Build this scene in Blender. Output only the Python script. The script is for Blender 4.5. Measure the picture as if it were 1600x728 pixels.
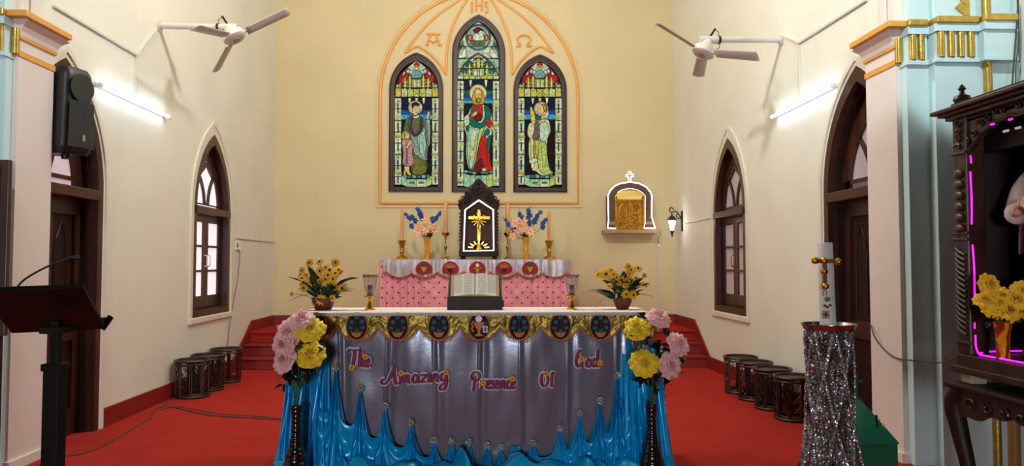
import bpy, math, random
from mathutils import Vector, Matrix, noise
from mathutils.geometry import tessellate_polygon
PI = math.pi
for o in list(bpy.data.objects):
    bpy.data.objects.remove(o)
scene = bpy.context.scene
COL = scene.collection

# ------------------------------------------------------------------ camera
FPX = 1150.0                       # focal length in pixels of the 1600 x 728 frame
VPX, VPY = 757.0, 411.0            # vanishing point of the chancel axis
PITCH = math.atan((VPY - 364) / FPX)
YAW = math.atan((800 - VPX) / FPX * math.cos(PITCH))
CAM = Vector((0.13, 0.0, 1.45))
cam_data = bpy.data.cameras.new('camera')
cam_data.sensor_width = 36.0
cam_data.lens = FPX / 1600 * 36
cam_data.clip_start = 0.05
cam = bpy.data.objects.new('camera', cam_data)
cam.location = CAM
cam.rotation_euler = (PI / 2 + PITCH, 0, -YAW)
COL.objects.link(cam)
scene.camera = cam

# ------------------------------------------------------------------ world, lights, exposure
world = bpy.data.worlds.new('world')
scene.world = world
world.use_nodes = True
bg = world.node_tree.nodes['Background']
bg.inputs[0].default_value = (0.85, 0.93, 1, 1)
bg.inputs[1].default_value = 0.02

def area_light(name, loc, target, size, power, color, shape='DISK'):
    d = bpy.data.lights.new(name, 'AREA')
    d.shape = shape
    d.size = size
    d.energy = power
    d.color = color
    o = bpy.data.objects.new(name, d)
    o.location = loc
    o.rotation_euler = (Vector(target) - Vector(loc)).to_track_quat('-Z', 'Y').to_euler()
    COL.objects.link(o)
    return o

def point_light(name, loc, power, color, r=0.1):
    d = bpy.data.lights.new(name, 'POINT')
    d.energy = power
    d.color = color
    d.shadow_soft_size = r
    o = bpy.data.objects.new(name, d)
    o.location = loc
    COL.objects.link(o)
    return o

def spot_light(name, loc, target, power, color, size, blend=0.15, r=0.05):
    d = bpy.data.lights.new(name, 'SPOT')
    d.energy = power
    d.color = color
    d.spot_size = math.radians(size)
    d.spot_blend = blend
    d.shadow_soft_size = r
    o = bpy.data.objects.new(name, d)
    o.location = loc
    o.rotation_euler = (Vector(target) - Vector(loc)).to_track_quat('-Z', 'Y').to_euler()
    COL.objects.link(o)
    return o
# warm floodlights fixed high inside the chancel arch, each washing the far walls
WARM = (1.0, 0.82, 0.54)
area_light('flood_lamp', (-2.4, 5.9, 5.6), (3.2, 10.4, 2.6), 0.3, 72, WARM)
area_light('flood_lamp', (2.4, 5.9, 5.6), (-3.2, 10.4, 2.6), 0.3, 24, WARM)
# a lamp hanging under the chancel vault, then two added fill lights
point_light('vault_lamp', (0.0, 8.8, 6.2), 62, (1.0, 0.97, 0.86), 0.25)
point_light('arch_lamp', (0.0, 6.1, 5.4), 290, (0.98, 1.0, 0.98), 0.12)  # unseen fill, added to lift the jambs and side walls
area_light('door_daylight', (-1.0, -7.0, 1.6), (0.0, 6, 1.6), 1.6, 380, (0.93, 0.98, 1.0))  # added area light behind the camera, lighting the fronts like doorway daylight
# unseen spots added in the nave to brighten the two pier fronts
spot_light('nave_lamp', (2.2, 3.2, 4.4), (3.9, 5.1, 3.9), 250, (0.90, 0.98, 1.0), 64)  # cone edge shapes the diagonal shadow border on this pier
spot_light('nave_lamp', (-2.4, 3.0, 4.2), (-3.5, 5.2, 2.4), 110, (0.90, 0.98, 1.0), 70, 0.4)
scene.view_settings.view_transform = 'Standard'
scene.view_settings.look = 'None'
scene.view_settings.gamma = 1.0
scene.view_settings.use_curve_mapping = False
scene.view_settings.exposure = 0.0

# ------------------------------------------------------------------ measuring helpers (photo pixel -> point in the place at a known distance)
_fw = Vector((math.sin(YAW) * math.cos(PITCH), math.cos(YAW) * math.cos(PITCH), math.sin(PITCH)))
_rt = Vector((math.cos(YAW), -math.sin(YAW), 0))
_up = Vector((-math.sin(YAW) * math.sin(PITCH), -math.cos(YAW) * math.sin(PITCH), math.cos(PITCH)))
def _ray(px, py):
    return _fw + _rt * ((px - 800) / FPX) + _up * ((364 - py) / FPX)
def at(px, py, Y):
    d = _ray(px, py); return CAM + d * ((Y - CAM.y) / d.y)
def atx(px, py, X):
    d = _ray(px, py); return CAM + d * ((X - CAM.x) / d.x)
def atz(px, py, Z):
    d = _ray(px, py); return CAM + d * ((Z - CAM.z) / d.z)

# ------------------------------------------------------------------ mesh builder
def smooth_pts(pts, k=6, closed=False):
    P = [Vector(p) for p in pts]
    n = len(P); out = []
    rng = range(n if closed else n - 1)
    for i in rng:
        p1 = P[i]; p2 = P[(i + 1) % n]
        p0 = P[i - 1] if (i > 0 or closed) else p1 * 2 - p2
        p3 = P[(i + 2) % n] if (i + 2 < n or closed) else p2 * 2 - p1
        for j in range(k):
            t = j / k
            out.append(0.5 * ((2 * p1) + (p2 - p0) * t + (2 * p0 - 5 * p1 + 4 * p2 - p3) * t * t + (3 * p1 - p0 - 3 * p2 + p3) * t ** 3))
    if not closed:
        out.append(P[-1].copy())
    return out

class MB:
    def __init__(self):
        self.v = []; self.f = []
    def add(self, vs, fs):
        b = len(self.v)
        self.v.extend(Vector(p) for p in vs)
        self.f.extend(tuple(b + i for i in q) for q in fs)
        return self
    def box(self, lo, hi):
        x0, y0, z0 = lo; x1, y1, z1 = hi
        return self.add([(x0,y0,z0),(x1,y0,z0),(x1,y1,z0),(x0,y1,z0),(x0,y0,z1),(x1,y0,z1),(x1,y1,z1),(x0,y1,z1)],
                        [(0,3,2,1),(4,5,6,7),(0,1,5,4),(1,2,6,5),(2,3,7,6),(3,0,4,7)])
    def bar(self, a, b, w, h, up=(0, 0, 1)):
        a = Vector(a); b = Vector(b); d = (b - a).normalized(); u = Vector(up)
        s = d.cross(u)
        if s.length < 1e-4:
            s = d.cross(Vector((0, 1, 0)))
        s.normalize(); u = s.cross(d).normalized()
        vs = []
        for p in (a, b):
            for i, j in ((-1,-1),(1,-1),(1,1),(-1,1)):
                vs.append(p + s * (w / 2 * i) + u * (h / 2 * j))
        return self.add(vs, [(0,1,2,3),(7,6,5,4),(0,4,5,1),(1,5,6,2),(2,6,7,3),(3,7,4,0)])
    def tube(self, pts, r, n=8, closed=False, squash=None):
        P = [Vector(p) for p in pts]; m = len(P)
        R = r if isinstance(r, (list, tuple)) else [r] * m
        vs = []; fs = []; nrm = None
        for i in range(m):
            if closed:
                t = P[(i + 1) % m] - P[i - 1]
            else:
                t = P[min(i + 1, m - 1)] - P[max(i - 1, 0)]
            if t.length < 1e-9:
                t = Vector((0, 0, 1))
            t.normalize()
            if nrm is None:
                nrm = t.orthogonal().normalized()
            nrm = nrm - t * nrm.dot(t)
            if nrm.length < 1e-6:
                nrm = t.orthogonal()
            nrm.normalize(); bn = t.cross(nrm)
            for k in range(n):
                a = 2 * PI * k / n
                off = (nrm * math.cos(a) + bn * math.sin(a)) * R[i]
                if squash:
                    off = Vector((off.x * squash[0], off.y * squash[1], off.z * squash[2]))
                vs.append(P[i] + off)
        for i in range(m if closed else m - 1):
            for k in range(n):
                j = (i + 1) % m
                fs.append((i * n + k, i * n + (k + 1) % n, j * n + (k + 1) % n, j * n + k))
        if not closed:
            fs.append(tuple(range(n - 1, -1, -1)))
            fs.append(tuple((m - 1) * n + k for k in range(n)))
        return self.add(vs, fs)
    def lathe(self, prof, n=20, c=(0, 0, 0), cap=True):
        vs = []; fs = []; m = len(prof)
        for r, z in prof:
            for k in range(n):
                a = 2 * PI * k / n
                vs.append((c[0] + r * math.cos(a), c[1] + r * math.sin(a), c[2] + z))
        for i in range(m - 1):
            for k in range(n):
                fs.append((i * n + k, i * n + (k + 1) % n, (i + 1) * n + (k + 1) % n, (i + 1) * n + k))
        if cap:
            fs.append(tuple(range(n - 1, -1, -1)))
            fs.append(tuple((m - 1) * n + k for k in range(n)))
        return self.add(vs, fs)
    def ball(self, c, r, n=10, m=7):
        rr = r if isinstance(r, (tuple, list)) else (r, r, r)
        vs = [(c[0], c[1], c[2] - rr[2])]; fs = []
        for i in range(1, m):
            t = PI * i / m - PI / 2
            for k in range(n):
                a = 2 * PI * k / n
                vs.append((c[0] + rr[0] * math.cos(t) * math.cos(a), c[1] + rr[1] * math.cos(t) * math.sin(a), c[2] + rr[2] * math.sin(t)))
        vs.append((c[0], c[1], c[2] + rr[2])); top = len(vs) - 1
        for k in range(n):
            fs.append((0, 1 + (k + 1) % n, 1 + k))
            fs.append((top, 1 + (m - 2) * n + k, 1 + (m - 2) * n + (k + 1) % n))
        for i in range(m - 2):
            for k in range(n):
                fs.append((1 + i * n + k, 1 + i * n + (k + 1) % n, 1 + (i + 1) * n + (k + 1) % n, 1 + (i + 1) * n + k))
        return self.add(vs, fs)
    def plate(self, outer, holes, d0, d1, plane='xz'):
        """extruded polygon with holes; plane xz: points are (x,z), d along y; yz: points (y,z), d along x; xy: points (x,y), d along z"""
        loops = [list(outer)] + [list(h) for h in holes]
        def mp(p, d):
            if plane == 'xz': return (p[0], d, p[1])
            if plane == 'yz': return (d, p[0], p[1])
            return (p[0], p[1], d)
        tris = tessellate_polygon([[Vector((p[0], p[1], 0)) for p in l] for l in loops])
        flat = [p for l in loops for p in l]; n = len(flat)
        vs = [mp(p, d0) for p in flat] + [mp(p, d1) for p in flat]
        fs = [tuple(t) for t in tris] + [tuple(n + i for i in reversed(t)) for t in tris]
        b = 0
        for l in loops:
            m = len(l)
            for i in range(m):
                j = (i + 1) % m
                fs.append((b + i, b + j, n + b + j, n + b + i))
            b += m
        return self.add(vs, fs)
    def grid(self, fn, nu, nv, closeu=False):
        vs = []; fs = []
        cu = nu if closeu else nu + 1
        for j in range(nv + 1):
            for i in range(cu):
                vs.append(fn(i / nu, j / nv))
        for j in range(nv):
            for i in range(nu):
                k = (i + 1) % cu
                fs.append((j * cu + i, j * cu + k, (j + 1) * cu + k, (j + 1) * cu + i))
        return self.add(vs, fs)
    def xf(self, M):
        self.v = [M @ p for p in self.v]; return self
    def move(self, d):
        d = Vector(d); self.v = [p + d for p in self.v]; return self
    def merge(self, other, M=None):
        return self.add([M @ p for p in other.v] if M else other.v, other.f)
    def mesh(self, name, mat, smooth=False, angle=40):
        me = bpy.data.meshes.new(name)
        me.from_pydata([tuple(p) for p in self.v], [], self.f)
        me.update()
        import bmesh
        bm = bmesh.new(); bm.from_mesh(me)
        bmesh.ops.recalc_face_normals(bm, faces=bm.faces[:])
        bm.to_mesh(me); bm.free()
        if smooth:
            me.polygons.foreach_set('use_smooth', [True] * len(me.polygons))
            if angle < 180:
                me.set_sharp_from_angle(angle=math.radians(angle))
        me.materials.append(mat)
        return me

def link(name, me, parent=None):
    o = bpy.data.objects.new(name, me)
    COL.objects.link(o)
    if parent is not None:
        o.parent = parent
    return o
def obj(name, mb, mat, parent=None, smooth=False, angle=40, bevel=0, world=False):
    """one mesh object; world=True: the vertices are in world coordinates and the (unrotated) parent's place is taken off"""
    if world and parent is not None:
        p = parent; off = Vector((0, 0, 0))
        while p is not None:
            off += p.location; p = p.parent
        mb.move(-off)
    o = link(name, mb.mesh(name, mat, smooth, angle), parent)
    if bevel:
        m = o.modifiers.new('bevel', 'BEVEL'); m.width = bevel; m.segments = 2; m.limit_method = 'ANGLE'
    return o
def wobj(name, mb, mat, parent, **k):
    return obj(name, mb, mat, parent, world=True, **k)
def tag(o, label=None, cat=None, group=None, kind=None):
    if label: o['label'] = label
    if cat: o['category'] = cat
    if group: o['group'] = group
    if kind: o['kind'] = kind
    return o
def thing(name, label, cat, loc=(0, 0, 0), rz=0, group=None, kind=None):
    o = bpy.data.objects.new(name, None)
    o.empty_display_size = 0.05
    COL.objects.link(o)
    o.location = loc; o.rotation_euler = (0, 0, rz)
    return tag(o, label, cat, group, kind)
def solo(name, mb, mat, label, cat, group=None, kind=None, origin=None, **k):
    """a thing that is one mesh, given in world coordinates, origin at its base"""
    if origin is None:
        lo = [min(p[i] for p in mb.v) for i in range(3)]; hi = [max(p[i] for p in mb.v) for i in range(3)]
        origin = Vector(((lo[0] + hi[0]) / 2, (lo[1] + hi[1]) / 2, lo[2]))
    mb.move(-Vector(origin))
    o = obj(name, mb, mat, None, **k)
    o.location = origin
    return tag(o, label, cat, group, kind)
def struct(name, mb, mat, label=None, parent=None, cat=None, **k):
    o = obj(name, mb, mat, parent, **k)
    if parent is None:
        tag(o, label, cat or name.split('_')[0], None, 'structure')
    return o
def copy_tree(o, parent=None):
    c = o.copy(); COL.objects.link(c); c.parent = parent
    for ch in list(o.children):
        copy_tree(ch, c)
    return c

# ------------------------------------------------------------------ materials
def lin(c):
    return tuple(((x / 255) / 12.92 if x / 255 <= 0.04045 else ((x / 255 + 0.055) / 1.055) ** 2.4) for x in c)
_mats = {}
def mat(name, rgb, rough=0.6, metal=0.0, var=0.0, vscale=8.0, bump=0.0, bscale=40.0, rgb2=None, stretch=(1, 1, 1), emit=0.0, spec=0.5, sheen=0.0, trans=0.0, coat=0.0, wave=None):
    """procedural material: base colour, second colour mixed in by noise, fine bump"""
    if name in _mats:
        return _mats[name]
    m = bpy.data.materials.new(name); m.use_nodes = True
    nt = m.node_tree; N = nt.nodes; Lk = nt.links
    b = N['Principled BSDF']
    c = lin(rgb)
    b.inputs['Base Color'].default_value = (*c, 1)
    b.inputs['Roughness'].default_value = rough
    b.inputs['Metallic'].default_value = metal
    b.inputs['Specular IOR Level'].default_value = spec
    if sheen: b.inputs['Sheen Weight'].default_value = sheen
    if trans: b.inputs['Transmission Weight'].default_value = trans
    if coat: b.inputs['Coat Weight'].default_value = coat
    tc = N.new('ShaderNodeTexCoord'); mp = N.new('ShaderNodeMapping')
    mp.inputs['Scale'].default_value = stretch
    Lk.new(tc.outputs['Object'], mp.inputs['Vector'])
    if var or rgb2:
        if wave:
            nz = N.new('ShaderNodeTexWave'); nz.inputs['Scale'].default_value = vscale
            nz.inputs['Distortion'].default_value = wave; nz.inputs['Detail'].default_value = 3
        else:
            nz = N.new('ShaderNodeTexNoise'); nz.inputs['Scale'].default_value = vscale; nz.inputs['Detail'].default_value = 5
        Lk.new(mp.outputs[0], nz.inputs['Vector'])
        rp = N.new('ShaderNodeValToRGB')
        c2 = lin(rgb2) if rgb2 else tuple(x * (1 - var) for x in c)
        c1 = c if rgb2 else tuple(min(1, x * (1 + var * 0.5)) for x in c)
        rp.color_ramp.elements[0].position = 0.3; rp.color_ramp.elements[1].position = 0.7
        rp.color_ramp.elements[0].color = (*c2, 1); rp.color_ramp.elements[1].color = (*c1, 1)
        Lk.new(nz.outputs['Fac'], rp.inputs[0])
        Lk.new(rp.outputs[0], b.inputs['Base Color'])
        if emit:
            Lk.new(rp.outputs[0], b.inputs['Emission Color'])
    if emit:
        b.inputs['Emission Color'].default_value = (*c, 1)
        b.inputs['Emission Strength'].default_value = emit
    if bump:
        n2 = N.new('ShaderNodeTexNoise'); n2.inputs['Scale'].default_value = bscale; n2.inputs['Detail'].default_value = 4
        Lk.new(mp.outputs[0], n2.inputs['Vector'])
        bp = N.new('ShaderNodeBump'); bp.inputs['Strength'].default_value = bump; bp.inputs['Distance'].default_value = 0.01
        Lk.new(n2.outputs['Fac'], bp.inputs['Height'])
        Lk.new(bp.outputs[0], b.inputs['Normal'])
    _mats[name] = m
    return m

M_WALL = mat('cream_plaster', (225, 223, 210), 0.75, var=0.05, vscale=1.3, bump=0.08, bscale=25)
M_BACK = mat('straw_plaster', (214, 198, 158), 0.75, var=0.05, vscale=1.3, bump=0.08, bscale=25)
M_PIER = mat('pale_mauve_plaster', (224, 212, 206), 0.7, var=0.04, vscale=2, bump=0.05)
M_BLUE = mat('pale_blue_paint', (196, 222, 224), 0.55, var=0.04, vscale=3, bump=0.04)
M_OCHRE = mat('ochre_paint', (224, 160, 72), 0.45, var=0.08, vscale=10)
M_GOLD = mat('gold_paint', (196, 164, 78), 0.32, metal=0.75, var=0.25, vscale=20, bump=0.15, bscale=60)
M_MOULD = mat('white_moulding', (218, 213, 198), 0.6, var=0.04, vscale=5)
M_CARPET = mat('red_carpet', (172, 50, 43), 0.95, var=0.10, vscale=3, bump=0.5, bscale=400, spec=0.02)
M_RED = mat('red_gloss_skirting', (132, 28, 24), 0.5, var=0.08, vscale=6)
M_WOOD = mat('dark_brown_wood', (72, 36, 26), 0.35, rgb2=(44, 20, 15), vscale=14, stretch=(1, 1, 0.12), bump=0.06, bscale=60)
M_WOODD = mat('very_dark_wood', (48, 24, 18), 0.5, rgb2=(28, 13, 10), vscale=14, stretch=(1, 1, 0.15), bump=0.06, bscale=60, spec=0.25)
M_MAHOG = mat('mahogany_frame_wood', (62, 22, 16), 0.4, rgb2=(44, 14, 11), vscale=12, stretch=(1, 1, 0.2))
M_WHITE = mat('white_enamel', (226, 224, 218), 0.35, var=0.04, vscale=10)
M_BLACK = mat('black_plastic', (20, 20, 22), 0.4, var=0.1, vscale=20, bump=0.1, bscale=200)
M_BRASS = mat('polished_brass', (200, 152, 62), 0.22, metal=1.0, var=0.12, vscale=15)
M_WIRE = mat('grey_cable', (70, 62, 58), 0.6, var=0.1)
M_CONDUIT = mat('pvc_conduit', (206, 205, 195), 0.5, var=0.03)
# ================================================================== the setting
W = 3.245          # half width of the chancel
YB = 11.92         # back wall
ZC = 7.2           # ceiling
PH = 0.465         # platform height
JX, JY0, JY1 = 3.18, 5.30, 5.73   # jambs of the chancel arch

def arch(w, zs, za, z0=0.0, n=12, cx=0.0):
    """pointed arch outline: width w, springing zs, apex za, bottom z0"""
    b = w / 2; r = za - zs
    R = (b * b + r * r) / (2 * b)
    pts = [(cx - b, z0), (cx + b, z0)]
    a1 = math.asin(min(1, r / R)) if r <= R else PI - math.asin(r / R)
    a1 = math.atan2(r, R - b)
    for i in range(n + 1):
        a = a1 * i / n
        pts.append((cx + b - R + R * math.cos(a), zs + R * math.sin(a)))
    for i in range(n - 1, -1, -1):
        a = a1 * i / n
        pts.append((cx - b + R - R * math.cos(a), zs + R * math.sin(a)))
    return pts

struct('floor', MB().box((-4.3, -8, -0.1), (4.3, 12.3, 0)), M_CARPET, 'red carpeted church floor', cat='floor')
struct('ceiling', MB().box((-3.7, 5.35, ZC), (3.7, 12.3, ZC + 0.1)), M_WALL, 'cream ceiling of the chancel', cat='ceiling')

# stepped platform: each step a slab of its own
plat = thing('floor_platform', 'red carpeted stepped altar platform along the back wall', 'platform', (0, 10.2, 0), kind='structure')
for k in range(3):
    y0 = 10.2 + 0.28 * k
    m = MB().box((-W, y0, 0.155 * k), (W, YB, 0.155 * (k + 1) - 0.03))
    m.box((-W, y0 - 0.018, 0.155 * (k + 1) - 0.03), (W, YB, 0.155 * (k + 1)))
    wobj('step', m, M_CARPET if k == 2 else M_RED, plat, bevel=0.006)

WIN_Y, WIN_W, WIN_B, WIN_S, WIN_T = 9.25, 1.2, 0.81, 2.09, 3.05
DOOR_Y, DOOR_W, DOOR_S, DOOR_T = 5.98, 1.25, 2.08, 3.10
for side, sx in (('left', -1), ('right', 1)):
    outer = [(5.5, 0), (12.3, 0), (12.3, ZC), (5.5, ZC)]
    hole = [(WIN_Y + x, z) for x, z in arch(WIN_W, WIN_S, WIN_T, WIN_B)]
    outer = [(5.3, 0), (DOOR_Y - DOOR_W / 2, 0)] + [(DOOR_Y + x, z) for x, z in reversed(arch(DOOR_W, DOOR_S, DOOR_T)[1:])] + [(DOOR_Y + DOOR_W / 2, 0)]
    da = arch(DOOR_W, DOOR_S, DOOR_T)
    # walk round the door opening so that it stays open to the floor
    dl = [(DOOR_Y + x, z) for x, z in da]
    outer = [(5.3, 0), dl[0]] + list(reversed(dl[2:])) + [dl[1], (12.3, 0), (12.3, ZC), (5.3, ZC)]
    struct('wall_' + side, MB().plate(outer, [hole], sx * W, sx * (W + 0.4), 'yz'), M_WALL, 'cream plastered side wall of the chancel with pointed window and door', cat='wall')
    # skirting that climbs beside the steps
    bb = [(DOOR_Y + DOOR_W / 2 + 0.06, 0), (YB, 0), (YB, PH + 0.155), (10.82, PH + 0.155), (10.08, 0.165), (DOOR_Y + DOOR_W / 2 + 0.06, 0.165)]
    struct('baseboard_' + side, MB().plate(bb, [], sx * (W - 0.022), sx * W, 'yz'), M_RED, 'red skirting rising beside the altar steps', cat='baseboard')

# back wall with its three window openings
GW = []                      # (centre x, outer width, bottom, spring, apex, glass width, glass apex, glass bottom)
def _mx(px): return at(px, 200, YB).x
def _mz(py, px=748): return at(px, py, YB).z
zb = _mz(300); gb = _mz(293)
for x0, x1, ya, ys, g0, g1, ga in ((608, 692.6, 83.6, 140, 616.5, 685.5, 95), (706, 789.5, 23.3, 84, 714.3, 780.5, 33), (802, 885.5, 84.5, 140, 809.5, 877.5, 95)):
    cx = (_mx(x0) + _mx(x1)) / 2
    GW.append((cx, _mx(x1) - _mx(x0), zb, _mz(ys), _mz(ya), _mx(g1) - _mx(g0), _mz(ga), gb))
holes = [[(x, z) for x, z in arch(g[1] - 0.04, g[3], g[4] - 0.03, g[2] + 0.02, cx=g[0])] for g in GW]
struct('wall_back', MB().plate([(-3.7, 0), (3.7, 0), (3.7, ZC), (-3.7, ZC)], holes, YB, YB + 0.4), M_BACK, 'cream back wall behind the altar with three stained windows', cat='wall')
bb = MB().box((-W, YB - 0.02, PH), (W, YB, PH + 0.155))
struct('baseboard_back', bb, M_RED, 'red skirting along the back wall above the platform', cat='baseboard')

# ---------------------------------------------------------------- chancel arch piers
def pier(side, sx):
    root = thing('wall_arch_' + side, 'pale pier of the chancel arch with gold banded capital ' + ('beside the loudspeaker' if sx < 0 else 'beside the carved shrine'), 'pier', (sx * JX, 5.5, 0), kind='structure')
    def bx(m, x0, x1, y0, y1, z0, z1):
        return m.box((min(sx * x0, sx * x1), y0, z0), (max(sx * x0, sx * x1), y1, z1))
    # shaft: jamb block, then two orders stepping towards the nave
    wobj('jamb', bx(MB(), JX, 3.7, JY0, JY1, 0, 2.9), M_PIER, root)
    wobj('order', bx(MB(), 3.215, 3.7, 5.22, JY0, 0, 2.9), M_BLUE, root)
    wobj('order', bx(MB(), 3.375, 4.1, 5.14, 5.22, 0, 2.9), M_BLUE, root)
    wobj('plinth', bx(MB(), JX - 0.025, 3.7, JY0 - 0.02, JY1 + 0.0, 0, 0.07), M_PIER, root)
    # capital core and cavetto on the jamb
    prof = [(0, 2.90), (0.0, 3.03), (0.012, 3.065), (0.02, 3.10), (0.04, 3.135), (0.075, 3.165), (0.075, 3.18)]
    m = MB()
    for i in range(len(prof) - 1):
        (p0, z0), (p1, z1) = prof[i], prof[i + 1]
        a = [(sx * (JX - p0), JY0 - p0 * .4, z0), (sx * (JX - p0), JY1 + p0, z0), (sx * 3.7, JY1 + p0, z0), (sx * 3.7, JY0 - p0 * .4, z0)]
        b = [(sx * (JX - p1), JY0 - p1 * .4, z1), (sx * (JX - p1), JY1 + p1, z1), (sx * 3.7, JY1 + p1, z1), (sx * 3.7, JY0 - p1 * .4, z1)]
        m.add(a + b, [(0, 1, 5, 4), (1, 2, 6, 5), (2, 3, 7, 6), (3, 0, 4, 7)])
    wobj('cavetto', m, M_PIER, root)
    wobj('gold_band', bx(MB(), JX - 0.008, 3.7, JY0 - 0.004, JY1 + 0.008, 2.92, 2.962), M_OCHRE, root)
    wobj('gold_band', bx(MB(), JX - 0.014, 3.7, JY0 - 0.006, JY1 + 0.014, 3.045, 3.07), M_OCHRE, root)
    wobj('abacus', bx(MB(), JX - 0.105, 3.7, JY0 - 0.1, JY1 + 0.05, 3.178, 3.222), M_OCHRE, root, bevel=0.004)
    # capital on the orders: ledge, frieze block, gilt top slab
    for x0, x1, y0 in ((3.215, 3.33, 5.20), (3.375, 3.655, 5.12), (3.69, 3.90, 5.06)):
        wobj('ledge', bx(MB(), x0 - 0.01, x1 + 0.03, y0 - 0.012, 5.3, 2.895, 2.928), M_BLUE, root)
        wobj('frieze', bx(MB(), x0, x1 + 0.03, y0 + 0.004, 5.3, 2.928, 3.115), M_BLUE, root)
        wobj('cornice', bx(MB(), x0 - 0.008, x1 + 0.03, y0 - 0.025, 5.3, 3.115, 3.172), M_BLUE, root)
        wobj('gilt_slab', bx(MB(), x0 - 0.012, x1 + 0.01, y0 - 0.05, 5.3, 3.172, 3.218), M_GOLD, root, bevel=0.005)
    def reed(x, y):
        pts = [(sx * x, y, 2.93), (sx * x, y, 3.112)]
        wobj('gilt_reed', MB().tube(pts, 0.0265, 12), M_GOLD, root, smooth=True)
    reed(3.195, 5.285)
    for x in (3.25, 3.312): reed(x, 5.20)
    for x in (3.41, 3.483, 3.556, 3.63): reed(x, 5.12)
    # gilt nook shaft of the outer order
    wobj('gilt_shaft', MB().tube([(sx * 3.75, 5.12, 0), (sx * 3.75, 5.12, 3.115)], 0.028, 14), M_GOLD, root, smooth=True)
    wobj('gilt_shaft', MB().tube([(sx * 3.75, 5.12, 3.218), (sx * 3.75, 5.12, ZC)], 0.028, 14), M_GOLD, root, smooth=True)
    # arch mouldings rising above the capital
    for x0, y0, y1, mt in ((3.27, 5.62, 5.72, M_PIER), (3.225, 5.50, 5.60, M_PIER), (3.21, 5.36, 5.46, M_PIER), (3.25, 5.28, 5.75, M_PIER)):
        wobj('arch_moulding', bx(MB(), x0, 3.7, y0, y1, 3.222, ZC), mt, root, bevel=0.012)
    for x0, x1, y0 in ((3.235, 3.7, 5.22), (3.39, 3.7, 5.15)):
        wobj('arch_order', bx(MB(), x0, x1, y0, 5.3, 3.218, ZC), M_BLUE, root)
    # gilt interlace painted relief on the wide order
    if sx > 0:
        c = at(1508, 8, 5.145)
        k = [(-.10, .09), (-.035, .035), (.0, -.0), (-.03, -.05), (-.015, -.075), (.03, -.075), (.03, .12), (-.10, .12)]
        wobj('gilt_scroll', MB().plate([(c.x + x, c.z + z) for x, z in k], [], 5.138, 5.15), M_GOLD, root)
        d = at(1502, 12, 5.14)
        wobj('gilt_lozenge', MB().plate([(d.x - .045, d.z), (d.x, d.z - .04), (d.x + .03, d.z), (d.x, d.z + .045)], [], 5.134, 5.15), M_GOLD, root)
    return root
pier('left', -1)
pier('right', 1)
# nave walls past the arch
for side, sx in (('nave_left', -1), ('nave_right', 1)):
    a, b = sx * 3.66, sx * 4.02
    struct('wall_' + side, MB().box((min(a, b), 5.17, 0), (max(a, b), 5.6, ZC)).box((min(b, b + sx * .2), 2.2, 0), (max(b, b + sx * .2), 5.6, ZC)), M_BLUE if sx < 0 else M_BLUE, 'pale blue end wall of the nave beside the arch', cat='wall')
struct('wall_nave_side', MB().box((4.0, 2.2, 2.75), (4.02, 5.12, ZC)), M_WALL, 'cream side wall of the nave behind the shrine', cat='wall')
struct('wall_nave_dado', MB().box((3.97, 2.2, 0), (4.02, 5.12, 2.75)), M_WOODD, 'dark wooden panelling low on the nave wall', cat='wall')  # added dark panel, keeps nave wall bounce off the pier front

# ---------------------------------------------------------------- side windows and doors (local frame: x along the wall, -y into the room)
def glow(name, rgb, strength, rough=0.4):
    return mat(name, rgb, rough, var=0.06, vscale=30, emit=strength)
M_PANE_BRIGHT = glow('frosted_pane_daylit', (236, 224, 234), 0.85)
M_PANE_DIM = glow('frosted_pane_dim', (176, 160, 166), 0.16)
M_PANE_MAUVE = glow('frosted_pane_mauve', (206, 182, 192), 0.42)

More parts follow.
